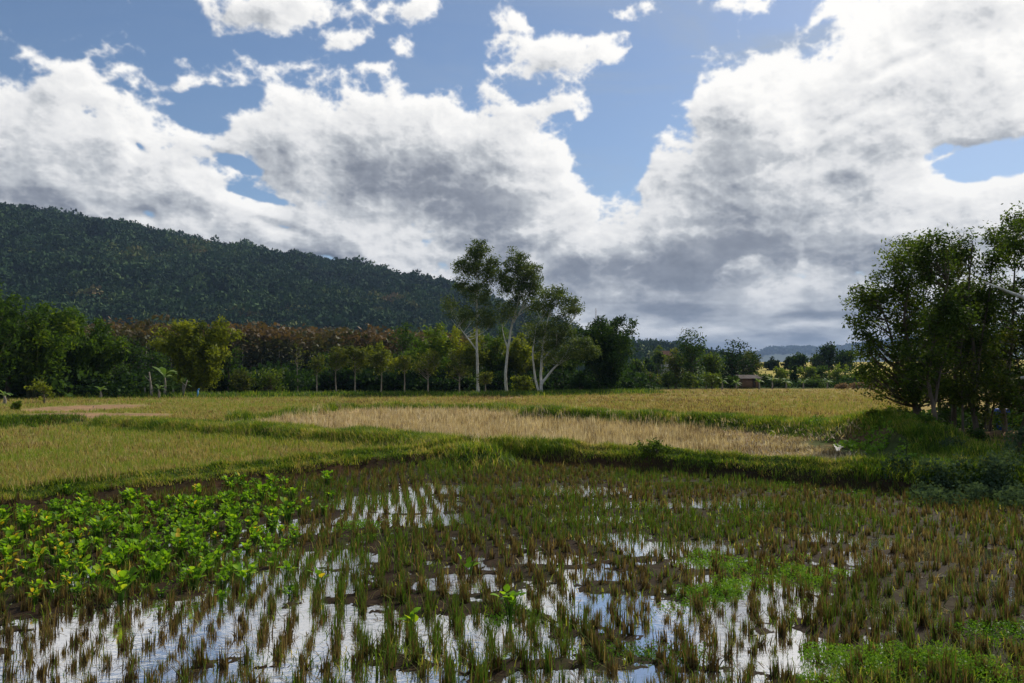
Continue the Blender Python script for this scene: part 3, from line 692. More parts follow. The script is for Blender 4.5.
def bamboo(rng, H, spread, n, leafn, top=.35, leaf=.42, tint0=.5, base_r=.5, lean=(0, 0)):
    gt = Geo(); gl = Geo()
    for i in range(n):
        a = rng.uniform(0, 6.283); q = rng.uniform(0, 1) ** .6; h = H * rng.uniform(.60, 1.0) * (1 - .34 * q * q)
        b = np.array([math.cos(a), math.sin(a), 0]) * base_r * q; o_ = np.array([math.cos(a), math.sin(a), 0]) * spread * q
        tip = b + o_ * rng.uniform(.8, 1.1) + np.array([lean[0], lean[1], h]); mid = b + o_ * .12 + np.array([0, 0, h * .66])
        P = bez(b + np.array([0, 0, -.1]), mid, tip, 12)
        d = o_ * .22 + rng.normal(size=3) * .15 * np.array([1, 1, 0]); P = np.concatenate([P, [tip + d * .6 + np.array([0, 0, .10]), tip + d * 1.2 + np.array([0, 0, -.2])]])
        gt.tube(P, np.linspace(.055, .012, len(P)), 4, False)
        m = leafn; s = (rng.uniform(0, 1, m) ** .75) * (len(P) - 1) * (1 - top) + (len(P) - 1) * top * .98
        Q = np.stack([np.interp(s, np.arange(len(P)), P[:, k]) for k in range(3)], 1)
        g_ = np.round(s * 1.4); wob = np.sin(g_[:, None] * np.array([12.9, 78.2, 37.7]) + i * 3.1) * np.array([.85, .85, .45]) * (.55 + .45 * (1 - s / len(P)))[:, None]
        Q = Q + wob * (H / 9.0) + rng.normal(size=(m, 3)) * np.array([.30, .30, .28]) * (H / 9.0)
        leaves(gl, Q, leaf, .32, rng, .55, np.clip(tint0 + .13 * rng.normal() + .10 * np.sin(g_ * 5.1 + i), 0, 1))
    return gt, gl
rngT = np.random.RandomState(21)
def place_bamboo(px, Y, top, wpx, label, leafm='leaf_bamboo', tint0=.5, n=26, leafn=420, seed=1, lean=0.0, group=None, name='bamboo_clump', topf=.22):
    rng = np.random.RandomState(seed); x = AT(px, Y); z = gz(x, Y); H = ZT(top, Y) - z; sp = wpx / 2 / FPX * Y * .86
    gt, gl = bamboo(rng, H * 1.02, sp, n, leafn, topf, .42, tint0, sp * .28, (lean * wpx / FPX * Y, 0))
    return tree(name, x, Y, label, 'bamboo', gt, gl, 'bamboo_culm', leafm, group, ('culms', 'foliage'))
BG1 = 'bamboo clumps along the edge of the fields'
place_bamboo(-14, 66, 284, 84, 'tall dark bamboo clump cut by the edge of the photo', 'leaf_bamboo', .24, 30, 420, 31, group=BG1)
place_bamboo(36, 70, 300, 62, 'broad bamboo clump behind the small yellow-green shrub', 'leaf_bamboo', .36, 30, 400, 32, group=BG1)
place_bamboo(66, 74, 308, 52, 'bamboo clump with drooping green sprays above the banana plants', 'leaf_bamboo', .40, 26, 400, 33, group=BG1)
place_bamboo(92, 77, 318, 46, 'feathery bamboo clump leaning out towards the rust coloured woodland', 'leaf_bamboo', .38, 24, 360, 34, lean=.10, group=BG1)
place_bamboo(196, 80, 314, 62, 'isolated yellow-green bamboo clump standing as a column', 'leaf_bamboo_yellow', .52, 34, 480, 35, group=BG1, topf=.12)
for i, (px, Y, top, w, t0, lab, lm) in enumerate([
    (346, 104, 346, 46, .45, 'low bamboo clump behind the slender trees beside the dome bushes', 'leaf_bamboo'),
    (376, 102, 340, 46, .55, 'fresh green bamboo clump behind the fourth slender tree', 'leaf_bamboo_yellow'),
    (432, 101, 326, 52, .58, 'bright bamboo clump with upright tips just before the first tall eucalypt', 'leaf_bamboo'),
    (462, 104, 325, 52, .55, 'bamboo clump directly behind the straight pale eucalypt trunk', 'leaf_bamboo_yellow'),
    (496, 106, 328, 50, .50, 'bamboo clump between the two tallest eucalypt trunks', 'leaf_bamboo'),
    (528, 104, 333, 50, .58, 'bamboo clump between the leaning eucalypt and the forked eucalypt', 'leaf_bamboo_yellow'),
    (556, 106, 345, 46, .42, 'bamboo clump behind the many-stemmed eucalypt', 'leaf_bamboo')]):
    place_bamboo(px, Y, top, w, lab, lm, t0, 24, 330, 50 + i, group=BG1, topf=.15)
place_bamboo(607, 93, 313, 66, 'very dark bamboo clump with loose twigs at the end of the tree line', 'leaf_dark', .42, 36, 470, 36, group=BG1, topf=.08)

# eucalypts
def P3(px, py, Y, base): return (AT(px, Y) - base[0], 0.0, ZT(py, Y) - base[2])
def lob(px, py, wpx, hpx, Y, base, share, dy=0.0):
    x, _, z = P3(px, py, Y, base); return (x, dy, z, wpx / 2 / FPX * Y, wpx / 2 / FPX * Y, hpx / 2 / FPX * Y, share)
def euc(px, Y, trunk_defs, lobe_defs, label, n_cl, seed, per=84, cl=.72, **kw):
    rng = np.random.RandomState(seed); x = AT(px, Y); b = (x, Y, gz(x, Y))
    tr = []
    for pts, r0, r1 in trunk_defs:
        q = [P3(a, c, Y, b) for a, c in pts]; q = [(u[0], rng.normal() * .35 * (i > 0), max(u[2], -.1) if (i or pts[0][1] < 394) else -.15) for i, u in enumerate(q)]; tr.append((q, r0, r1))
    gt, gl = grow(tr, [lob(*l[:4], Y, b, l[4]) for l in lobe_defs], rng, n_cl, cl, per, .30, .34, .5, .035, twigs=1, tilt=.75, skin=.0, limb_p=.5, **{**dict(tint0=.6), **kw})
    return tree('eucalyptus_tree', x, Y, label, 'tree', gt, gl, 'bark_pale', 'leaf_eucalypt', 'tall pale-trunked eucalypts')
euc(478, 88, [([(478, 397), (477.5, 372), (477, 345), (477.5, 315), (478.5, 285), (477, 250)], .17, .035), ([(477, 350), (470, 341), (464, 333), (459, 326)], .09, .03)],
    [(478, 252, 22, 24, 1.2), (467, 268, 30, 26, 1.5), (486, 270, 24, 34, 1.6), (476, 292, 46, 34, 2.6), (460, 318, 32, 22, 1.1), (486, 316, 26, 24, .9), (449, 303, 12, 16, .4)],
    'tallest eucalypt, straight white trunk and narrow airy crown', 150, 61)
euc(507, 90, [([(507, 396), (505.5, 375), (508, 350), (512, 325), (519, 300), (518, 275), (516, 254)], .17, .035), ([(508, 350), (504, 338), (502, 322)], .08, .03), ([(513, 322), (527, 300), (535, 285)], .12, .04)],
    [(516, 260, 22, 22, 1.1), (527, 275, 30, 28, 1.6), (512, 285, 34, 32, 1.8), (530, 295, 34, 28, 1.5), (505, 312, 28, 26, .9), (534, 318, 24, 28, .7), (503, 272, 14, 18, .4)],
    'second eucalypt with a leaning white trunk and forked top', 145, 62)
euc(541, 86, [([(541, 398), (541, 375), (543, 350), (548, 320), (556, 295)], .17, .035), ([(540, 397), (535, 378), (532, 355), (536, 325)], .15, .04), ([(541, 384), (552, 370), (563, 358), (574, 340)], .15, .04), ([(542, 360), (556, 345), (568, 326), (577, 312)], .10, .03)],
    [(556, 297, 30, 20, 1.3), (574, 307, 28, 18, 1.0), (545, 305, 24, 22, 1.0), (560, 325, 40, 26, 1.4), (582, 345, 26, 24, 1.2), (566, 352, 36, 26, 1.3), (538, 335, 26, 30, 1.0), (550, 345, 30, 40, .9), (592, 352, 10, 14, .3)],
    'shorter spreading eucalypt with several white stems from one base', 160, 63, tint0=.68)

# slender young trees along the field edge
SL = [(298, 345, 0, 'nearly leafless slender tree with forked bare branches'), (317, 352, 1, 'thin straight sapling between the leafless tree and the first leafy one'), (336.5, 347, 2, 'slender tree with a loose olive crown, third from the bushes'),
      (355, 345, 2, 'slender tree with a wide ragged olive crown over bare trunk'), (381, 350, 2, 'slender tree with brownish low-hanging crown'), (404.5, 353, 1, 'thin tree with a small tuft crown before the dark foliage'),
      (428, 349, 3, 'slender tree branching low with spreading twigs'), (459.5, 352, 3, 'small tree with brown-green crown beside the tallest eucalypt'), (485.5, 371, 1, 'smallest sapling between the two tallest eucalypts')]
for i, (px, top, kind, lab) in enumerate(SL):
    rng = np.random.RandomState(100 + i); Y = 86 + rng.uniform(-1, 1); x = AT(px, Y); z = gz(x, Y); H = ZT(top, Y) - z
    w = {0: 1.0, 1: .75, 2: 1.35, 3: 1.35}[kind]; ncl = {0: 12, 1: 20, 2: 36, 3: 30}[kind]; per = {0: 12, 1: 40, 2: 55, 3: 45}[kind]
    tr = [([(0, 0, -.1), (rng.normal() * .05, 0, H * .4), (rng.normal() * .1, 0, H * .93)], .085, .02)]
    lo_ = .62 if kind != 3 else .52
    gt, gl = grow(tr, [(0, 0, H * (lo_ + .12), w, w, H * .26, 2), (rng.normal() * .3, 0, H * .85, w * .7, w * .7, H * .14, 1)], rng, ncl, .48, per, .22, .5, .35, .04, twigs=2, tilt=.8)
    tree('slender_tree', x, Y, lab, 'tree', gt, gl, 'bark_grey', 'leaf_olive', 'slender young trees along the field edge')

# rounded trees and bushes
def round_tree(px, Y, base_py, top, wpx, label, leafm='leaf_mid', seed=1, name='broadleaf_tree', trunk_f=.35, tint0=.5, dens=1.0, group=None, lobes=None, leaf=None, bark='bark_brown', cat='tree', low=None, cr=None):
    rng = np.random.RandomState(seed); x = AT(px, Y); z = gz(x, Y); H = max(ZT(top, Y) - z, .4); w = wpx / 2 / FPX * Y
    px_m = FPX / Y; leaf = leaf or max(.16, 2.4 / px_m)
    low = (.12 if name.endswith('bush') or name.endswith('shrub') else .25) if low is None else low
    if lobes is None:
        lobes = [(rng.uniform(-.45, .45) * w, rng.uniform(-.4, .4) * w, H * rng.uniform(low + .2, .80), w * rng.uniform(.4, .6), w * .5, H * rng.uniform(.16, .25), 1.0) for _ in range(7)] + [(0, 0, H * .72, w * .45, w * .5, H * .26, 1.3), (0, 0, H * (low + .22), w * .8, w * .7, H * .22, 1.0)]
    vol = w * w * H; cr = cr or max(.26 * w, .35 * min(w, H * .5)) ; n_cl = int(np.clip(46 * dens, 10, 90)); per = int(np.clip(dens * 6.0 * w * H / (leaf * leaf) / n_cl, 25, 420))
    tr = [([(0, 0, -.1), (rng.normal() * .06 * w, 0, H * .35), (rng.normal() * .1 * w, 0, H * .8)], max(.05, .035 * H), .02)]
    gt, gl = grow(tr, lobes, rng, n_cl, cr, per, leaf, .55, .1, .03 * H / 2, tilt=.7, tint0=tint0, skin=.15)
    return tree(name, x, Y, label, cat, gt, gl, bark, leafm, group)
GB = 'bushes below the far tree line'
round_tree(8, 70, 0, 312, 46, 'round dark tree in front of the tallest bamboo', 'leaf_dark', 201, tint0=.5)
round_tree(128, 96, 0, 336, 44, 'dark tree before the rust woodland beside the feathery bamboo', 'leaf_dark', 202, tint0=.45)
round_tree(152, 92, 0, 344, 38, 'dark tree just behind the tallest banana plant', 'leaf_dark', 203, tint0=.55)
round_tree(112, 84, 0, 352, 34, 'low dark tree at the foot of the feathery bamboo', 'leaf_dark', 204, tint0=.5)
round_tree(228, 84, 0, 347, 36, 'dark rounded tree next to the isolated bamboo column', 'leaf_dark', 205, tint0=.55)
round_tree(243, 82, 0, 366, 34, 'brownish dome bush beside the dark rounded tree', 'leaf_olive', 206, 'dome_bush', tint0=.3, group=GB, cat='bush')
round_tree(272, 81, 0, 366, 42, 'widest green dome bush before the slender trees', 'leaf_mid', 207, 'dome_bush', tint0=.42, group=GB, cat='bush')
round_tree(402, 112, 0, 321, 44, 'blue-green tree rising above the bamboo behind the slender trees', 'leaf_dark', 208, tint0=.75)
round_tree(322, 110, 0, 350, 40, 'dark tree behind the leafless slender tree', 'leaf_dark', 209, tint0=.3)
round_tree(45, 58, 0, 380, 30, 'small yellow-green shrub on the bank by the soil path', 'leaf_bamboo_yellow', 210, 'leafy_shrub', tint0=.55, cat='shrub', dens=.5)
round_tree(17, 47, 0, 400, 13, 'little round green shrub on the near side of the soil path', 'leaf_mid', 211, 'leafy_shrub', tint0=.75, cat='shrub', dens=.5)
round_tree(440, 150, 0, 329, 26, 'dark crown poking above the rust coloured woodland', 'leaf_dark', 212, tint0=.5)
round_tree(352, 160, 0, 325, 26, 'brown-green crown standing above the woodland canopy', 'leaf_olive', 213, tint0=.2)
round_tree(525, 88, 0, 375, 30, 'low bright bush between the leaning and the forked eucalypt', 'leaf_bamboo_yellow', 214, 'field_bush', tint0=.35, group=GB, cat='bush')
round_tree(580, 88, 0, 372, 24, 'dark bush under the spreading eucalypt branches', 'leaf_dark', 215, 'field_bush', tint0=.4, group=GB, cat='bush')
SB = ['between the first two leafy slender trees', 'behind the slender tree with the wide ragged crown', 'beside the slender tree with the brownish low crown', 'behind the thin tree with a tuft crown', 'behind the slender tree with low spreading twigs', 'behind the small brown-green tree', 'at the foot of the tallest eucalypt', 'at the foot of the leaning eucalypt', 'behind the forked eucalypt']
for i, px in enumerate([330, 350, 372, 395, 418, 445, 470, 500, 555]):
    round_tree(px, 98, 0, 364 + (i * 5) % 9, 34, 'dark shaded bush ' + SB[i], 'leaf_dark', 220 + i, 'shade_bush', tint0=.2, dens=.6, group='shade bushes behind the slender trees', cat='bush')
# right-hand middle distance
GR = 'trees beyond the far golden field'
RT = [(692, 122, 327, 40, 'leaf_dark', .62, 'airy tree with an uneven crown rising beyond the golden field'), (676, 125, 348, 32, 'leaf_olive', .45, 'olive tree crowding the airy one'),
      (712, 128, 350, 34, 'leaf_mid', .5, 'yellow-green tree between the airy tree and the big dark one'), (735, 133, 340, 48, 'leaf_dark', .30, 'big dark round-topped tree behind the hut'), (752, 136, 350, 34, 'leaf_olive', .2, 'brownish dark tree directly above the hut roof'),
      (647, 190, 356, 18, 'leaf_dark', .45, 'small dark round tree near the orange-roofed house'), (658, 210, 346, 16, 'leaf_mid', .55, 'lighter round tree rising beside the orange-roofed house'), (636, 150, 358, 22, 'leaf_mid', .3, 'grey-green tree beside the dark end bamboo'),
      (772, 260, 357, 18, 'leaf_dark', .25, 'small dark tree on the skyline next to the blue gap'), (790, 250, 357, 16, 'leaf_dark', .2, 'small dark skyline tree, twin of the pointed one'), (799, 235, 353, 20, 'leaf_dark', .3, 'pointed dark tree on the skyline'),
      (829, 225, 343, 30, 'leaf_dark', .28, 'large dark tree on the slope by the grove'), (845, 220, 348, 26, 'leaf_dark', .45, 'rounded tree partly hidden by the near grove'), (818, 230, 354, 18, 'leaf_mid', .25, 'smaller rounded tree in front of the large slope tree')]
for i, (px, Y, top, w, lm, t0, lab) in enumerate(RT):
    if Y > 200: lab_y = Y
    round_tree(px, Y, 0, top, w, lab, lm, 300 + i, tint0=t0, group=GR, dens=2.0, low=.08)
GS = 'shrubs at the foot of the far slope'
SH = [(628, 118, 376, 26, 'leaf_mid', .4, 'dull green shrub at the foot of the dark end bamboo'), (650, 118, 372, 26, 'leaf_olive', .35, 'olive shrub below the orange-roofed house'), (668, 119, 371, 24, 'leaf_mid', .3, 'green shrub at the foot of the olive tree'), (690, 117, 372, 24, 'leaf_mid', .55, 'fresh green shrub below the airy tree'),
      (712, 117, 372, 26, 'leaf_mid', .6, 'bright green shrub a little way before the hut'), (730, 118, 375, 20, 'leaf_dark', .7, 'dark green shrub pressed against the hut wall'), (766, 128, 374, 22, 'leaf_mid', .35, 'shrub between the hut and the columnar shrub'),
      (781, 150, 366, 26, 'leaf_mid', .6, 'yellow-green rounded shrub on the slope behind the hut'), (795, 138, 365, 10, 'leaf_dark', .45, 'dark columnar shrub trimmed like a post'), (808, 150, 363, 26, 'leaf_mid', .55, 'leafy shrub just past the columnar one'), (822, 152, 365, 26, 'leaf_dark', .6, 'blue-green shrub in the middle of the slope'),
      (838, 150, 364, 26, 'leaf_mid', .7, 'lightest shrub near the grove'), (855, 140, 368, 30, 'leaf_dark', .6, 'dark shrub beside the grove edge'), (780, 126, 379, 26, 'leaf_mid', .35, 'low shrub at the near edge of the slope'), (812, 126, 379, 30, 'leaf_dark', .7, 'low dark shrub above the dry brush'), (870, 128, 376, 30, 'leaf_mid', .3, 'low shrub half behind the grove')]
for i, (px, Y, top, w, lm, t0, lab) in enumerate(SH):
    round_tree(px, Y, 0, top, w, lab, lm, 330 + i, 'slope_shrub', tint0=t0 + .1, group=GS, dens=.8, cat='shrub')
for i, (px, w) in enumerate([(842, 20), (858, 22), (874, 18)]):
    round_tree(px, 116, 0, 382.5, w, ['dry brown brush bush nearest the low shrubs', 'widest dry brown brush bush at the field end', 'dry brown brush bush touching the grove'][i], 'brush', 360 + i, 'brush_bush', tint0=.5, dens=.4, group='dry brush at the end of the golden field', cat='bush')

# the near grove on the right bank
GG = 'trees of the near grove'
def grove(px, Y, trunks, lobes, label, seed, n_cl, leafm='leaf_mid', tint0=.5, per=84, leaf=.115, cl=.36, group=GG, bark='bark_brown'):
    rng = np.random.RandomState(seed); x = AT(px, Y); b = (x, Y, gz(x, Y)); tr = []
    for pts, r0, r1 in trunks:
        q = [P3(a, c, Y, b) for a, c in pts]; tr.append(([(u[0], rng.normal() * .2 * (i > 0), u[2] if (i or pts is not trunks[0][0]) else -.15) for i, u in enumerate(q)], r0, r1))
    gt, gl = grow(tr, [lob(*l[:4], Y, b, l[4], rng.normal() * .3) for l in lobes], rng, n_cl, cl, per, leaf, .42, .25, .035, twigs=2, tilt=.62, tint0=tint0, skin=.0)
    return tree('grove_tree', x, Y, label, 'tree', gt, gl, bark, leafm, group)
grove(921, 24.5, [([(922, 430), (918, 405), (912, 370), (905, 320), (910, 275)], .10, .02), ([(919, 410), (905, 370), (890, 330), (880, 300)], .06, .015), ([(918, 400), (926, 350), (930, 300), (932, 260)], .06, .015)],
      [(880, 300, 50, 50, 1.5), (870, 340, 50, 50, 1.6), (890, 375, 60, 44, 1.4), (905, 280, 60, 60, 2), (920, 330, 70, 80, 2.6), (925, 252, 44, 36, .8), (900, 252, 30, 22, .4), (925, 385, 60, 40, 1.0), (856, 318, 16, 20, .25), (862, 372, 24, 22, .5)],
      'widest grove tree, its rounded crown hanging over the golden field', 401, 190)
grove(934, 22.5, [([(934, 446), (932, 415), (930, 380), (935, 330), (945, 280)], .075, .015), ([(932, 412), (942, 370), (952, 330)], .045, .012)],
      [(940, 265, 40, 50, 1.2), (945, 310, 56, 60, 1.8), (935, 360, 60, 60, 1.6), (928, 250, 26, 26, .4), (945, 238, 26, 12, .3)],
      'slim grove tree nearest the bund, trunk in full view', 402, 100, 'leaf_mid', .35)
grove(952, 26.5, [([(952, 430), (951, 400), (953, 350), (955, 300), (953, 250)], .09, .015)], [(955, 300, 44, 80, 1.6), (953, 350, 50, 60, 1.3), (960, 390, 50, 40, .9), (950, 260, 24, 40, .6)],
      'grove tree behind the slim one with yellowing low leaves', 403, 84, 'leaf_olive', .35)
grove(976, 24.0, [([(977, 436), (975, 400), (973, 350), (971, 300), (973, 240)], .085, .012), ([(975, 392), (985, 350), (990, 300), (992, 262)], .05, .012)],
      [(973, 252, 16, 40, .9), (972, 290, 34, 50, 1.0), (990, 262, 20, 30, .5), (992, 300, 30, 50, .8), (980, 350, 44, 60, 1.3), (972, 395, 50, 40, .8)],
      'upright grove tree with a narrow pointed top', 404, 92, 'leaf_mid', .3)
grove(1006, 25.5, [([(1004, 436), (1006, 400), (1010, 350), (1014, 290), (1016, 240)], .085, .012)], [(1016, 240, 34, 46, 1.1), (1010, 290, 44, 60, 1.3), (1020, 340, 50, 60, 1.3), (1000, 385, 50, 50, 1.1), (1030, 220, 30, 30, .5)],
      'tall grove tree at the picture edge with a loose spreading top', 405, 92, 'leaf_mid', .35)
grove(1046, 23.0, [([(1046, 445), (1046, 400), (1042, 330), (1040, 250)], .11, .015)], [(1040, 240, 60, 60, 1.3), (1045, 310, 70, 80, 2), (1040, 380, 70, 70, 1.6)], 'grove tree mostly outside the frame', 406, 110, 'leaf_mid', .3)
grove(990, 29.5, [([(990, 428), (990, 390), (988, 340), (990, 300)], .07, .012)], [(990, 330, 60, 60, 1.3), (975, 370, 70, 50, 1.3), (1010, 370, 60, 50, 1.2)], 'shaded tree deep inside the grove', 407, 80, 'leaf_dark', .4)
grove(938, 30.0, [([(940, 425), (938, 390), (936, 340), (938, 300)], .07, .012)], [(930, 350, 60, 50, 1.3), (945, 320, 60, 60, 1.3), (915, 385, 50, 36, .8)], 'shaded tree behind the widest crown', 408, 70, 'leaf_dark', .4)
for i, (px, Y, b1, b2) in enumerate([(908, 25.2, 424, 300), (962, 23.6, 436, 320), (987, 26.2, 430, 300), (1016, 23.8, 440, 330)]):
    grove(px, Y, [([(px, b1), (px + 2, 400), (px - 2, 350), (px + 3, b2)], .04, .01)], [(px, b2 + 10, 30, 40, 1), (px, b2 + 60, 30, 50, 1)], ['pole-thin grove sapling under the widest crown', 'pole-thin grove sapling between the slim and the upright tree', 'pole-thin grove sapling just beyond the upright tree', 'pole-thin grove sapling beside the edge tree'][i], 420 + i, 26, 'leaf_olive', .4, group='thin saplings in the grove')

# ------------------------------------------------------------------ dark undergrowth under and behind the trees
def undergrowth():
    rng = np.random.RandomState(71); P = []; S = []
    for (p0, p1, y0, y1, n, s0) in ((-60, 300, 84, 112, 420, 2.1), (280, 640, 96, 120, 420, 2.2), (615, 900, 124, 150, 240, 1.15), (-90, 120, 70, 84, 120, 2.0), (890, 1180, 29, 38, 150, .7), (-700, -60, 60, 120, 160, 2.4), (1100, 1700, 30, 110, 200, 1.8)):
        px = rng.uniform(p0, p1, n); Y = rng.uniform(y0, y1, n); X = (px - CX) / FPX * Y
        P.append(np.stack([X, Y, ground_z(X, Y, False) - .1], -1)); s = s0 * rng.uniform(.6, 1.4, n); S.append(np.stack([s, s * rng.uniform(.7, 1.25, n)], -1))
    P = np.concatenate(P); S = np.concatenate(S)
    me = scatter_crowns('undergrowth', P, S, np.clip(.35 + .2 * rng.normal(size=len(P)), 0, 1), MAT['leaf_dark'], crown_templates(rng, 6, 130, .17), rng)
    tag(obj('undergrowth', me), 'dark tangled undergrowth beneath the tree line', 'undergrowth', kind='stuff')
undergrowth()

# ------------------------------------------------------------------ rice stubble
def tuft_protos(rng, k, nb, H, W, green, spread=.025, lean=.20, segs=2):
    out = []
    for _ in range(k):
        n = nb; P = np.stack([rng.normal(size=n) * spread, rng.normal(size=n) * spread, np.full(n, -.02)], -1)
        isg = rng.rand(n) < green; h = np.where(isg, rng.uniform(.75, 1.35, n), rng.uniform(.45, 1.0, n)) * H
        t = np.where(isg, rng.uniform(.58, .92, n), rng.uniform(.08, .46, n))
        ln = np.where(isg, rng.uniform(.05, lean * 1.5, n), rng.uniform(.02, lean, n)); ln = np.where(rng.rand(n) < .10, ln + .7, ln)
        out.append(blades(P, h, np.where(isg, W * .8, W) * rng.uniform(.7, 1.3, n), ln, rng, segs, t, curl=.7))
    return out
def scatter_protos(protos, pos, sc, rng, tint_add=None):
    parts = []; ti = rng.randint(0, len(protos), len(pos))
    for k, (V, F4, F3, T) in enumerate(protos):
        s = np.where(ti == k)[0]
        if not len(s): continue
        a = rng.uniform(0, 6.283, len(s)); c, s_ = np.cos(a)[:, None], np.sin(a)[:, None]; q = sc[s][:, None]
        v = np.stack([(V[None, :, 0] * c - V[None, :, 1] * s_) * q, (V[None, :, 0] * s_ + V[None, :, 1] * c) * q, V[None, :, 2] * q], -1) + pos[s][:, None, :]
        o = (np.arange(len(s)) * len(V))[:, None, None]
        t = np.tile(T, (len(s), 1));
        if tint_add is not None: t = np.clip(t + tint_add[s][:, None], 0, 1)
        parts.append((v.reshape(-1, 3), (F4[None] + o).reshape(-1, 4), (F3[None] + o).reshape(-1, 3), t.ravel()))
    return parts
PATCH = [(60, 575, 75, 40), (20, 600, 60, 30), (120, 540, 60, 34), (185, 535, 60, 34), (230, 545, 45, 34), (165, 570, 70, 30), (90, 520, 34, 18), (270, 498, 24, 9), (20, 525, 26, 22), (225, 515, 30, 14)]
PEL = []
for (px, py, rx, ry) in PATCH:
    c = G(px, py); e = G(px + rx, py); f = G(px, py - ry); h = G(px, py + ry); PEL.append((c[0], (f[1] + h[1]) / 2, abs(e[0] - c[0]), abs(f[1] - h[1]) / 2))
def patch_field(X, Y):
    w = np.full(np.shape(X), -9.0)
    for (cx, cy, rx, ry) in PEL: w = np.maximum(w, 1 - np.sqrt(((X - cx) / rx) ** 2 + ((Y - cy) / ry) ** 2))
    return w
def to_pix(X, Y, Z):
    c, s = math.cos(PITCH), math.sin(PITCH); y = Y * c + (Z - CAM_H) * s; z = -Y * s + (Z - CAM_H) * c
    return CX + X / y * FPX, CY - z / y * FPX
def near_stubble():
    rng = np.random.RandomState(81); sp = .225; a = math.radians(9); u, v = np.meshgrid(np.arange(-110, 110) * sp, np.arange(8, 125) * sp * 1.08)
    u = u.ravel(); v = v.ravel(); X = u * math.cos(a) - v * math.sin(a); Y = u * math.sin(a) + v * math.cos(a)
    X = X + rng.normal(size=len(X)) * .030; Y = Y + rng.normal(size=len(X)) * .034
    X = X + .10 * fbm2(X * .4, Y * .4, 2, .5, 91)
    ok = (Y > 3.6) & (Y < yb1(X) - .42) & (np.abs(X) < .70 * Y + 1.6) & (rng.rand(len(X)) > .10) & ~((patch_field(X, Y) > .25) & (rng.rand(len(X)) < .45))
    X, Y = X[ok], Y[ok]; Z = ground_z(X, Y); w = water_field(X, Y)
    gr = fbm2(X * .35, Y * .35, 3, .5, 95); px, py = to_pix(X, Y, Z)
    # greener towards the middle distance, drier by the water and towards the far bund on the left
    green = .42 + .8 * gr + .10 * sst(Y, 9, 15) - .30 * sst(-X, 2, 6) * sst(Y, 11, 15) - .15 * sst(px, 820, 960)
    cls = np.where(green > .55, 2, np.where(green > .30, 1, 0))
    near = Y < 9.0
    out = []
    P_hi = {0: tuft_protos(rng, 5, 48, .21, .0125, .08), 1: tuft_protos(rng, 6, 48, .215, .0125, .25), 2: tuft_protos(rng, 5, 48, .225, .0125, .48)}
    P_lo = {0: tuft_protos(rng, 5, 24, .20, .019, .10, .032, .3), 1: tuft_protos(rng, 5, 24, .20, .019, .34, .032, .3), 2: tuft_protos(rng, 5, 24, .21, .018, .60, .034, .3)}
    sc = rng.uniform(.68, 1.22, len(X)); pos = np.stack([X, Y, np.maximum(Z, -.05)], -1)
    inv = (px > -6) & (px < 1030) & (py < 690) & (py - sc * .24 * FPX / Y < 683)
    score = np.where(inv, sc / Y, 0); order = np.argsort(-score)[:290]; single = np.zeros(len(X), bool); single[order] = True
    labs = ['dry brown cut rice tuft', 'half dry rice tuft with some green regrowth', 'rice tuft sprouting many green blades']
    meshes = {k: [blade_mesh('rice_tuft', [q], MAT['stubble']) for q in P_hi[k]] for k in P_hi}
    for i in order:
        k = int(cls[i]); o = bpy.data.objects.new('rice_tuft', meshes[k][rng.randint(len(meshes[k]))]); link(o)
        o.location = tuple(pos[i]); o.rotation_euler = (rng.normal() * .06, rng.normal() * .06, rng.uniform(0, 6.28)); q = sc[i]; o.scale = (q, q, q)
        wet = Z[i] < -.002; tall = sc[i] > .95
        tag(o, ('tall ' if tall else 'short ') + labs[k] + (' standing in open water' if wet else ' rooted in bare wet mud'), 'rice tuft', 'cut rice tufts nearest to the viewer')
    parts = []
    for k in (0, 1, 2):
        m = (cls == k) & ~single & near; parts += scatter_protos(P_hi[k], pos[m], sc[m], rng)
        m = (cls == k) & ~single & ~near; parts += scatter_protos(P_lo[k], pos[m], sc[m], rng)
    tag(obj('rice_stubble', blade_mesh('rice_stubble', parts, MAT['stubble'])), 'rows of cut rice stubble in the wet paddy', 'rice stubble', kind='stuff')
    # broken straw and litter lying on the mud
    n = 9000; Y = rng.uniform(4.2, 22, n) ; X = rng.uniform(-.7, .7, n) * Y; ok = Y < yb1(X) - .3; X, Y = X[ok], Y[ok]; Z = np.maximum(ground_z(X, Y), 0) + .006; n = len(X)
    g = Geo(); d = rng.uniform(0, 6.28, n); L = rng.uniform(.04, .16, n); w_ = rng.uniform(.004, .009, n)
    D = np.stack([np.cos(d) * L, np.sin(d) * L, rng.uniform(0, .02, n)], -1); W = np.stack([-np.sin(d) * w_, np.cos(d) * w_, np.zeros(n)], -1); P = np.stack([X, Y, Z], -1)
    g.add(np.stack([P - D / 2 - W / 2, P + D / 2 - W / 2, P + D / 2 + W / 2, P - D / 2 + W / 2], 1).reshape(-1, 3), np.arange(n * 4).reshape(n, 4), np.repeat(rng.uniform(.05, .45, n), 4))
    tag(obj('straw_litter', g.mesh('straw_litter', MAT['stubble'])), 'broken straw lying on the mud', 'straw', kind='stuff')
near_stubble()
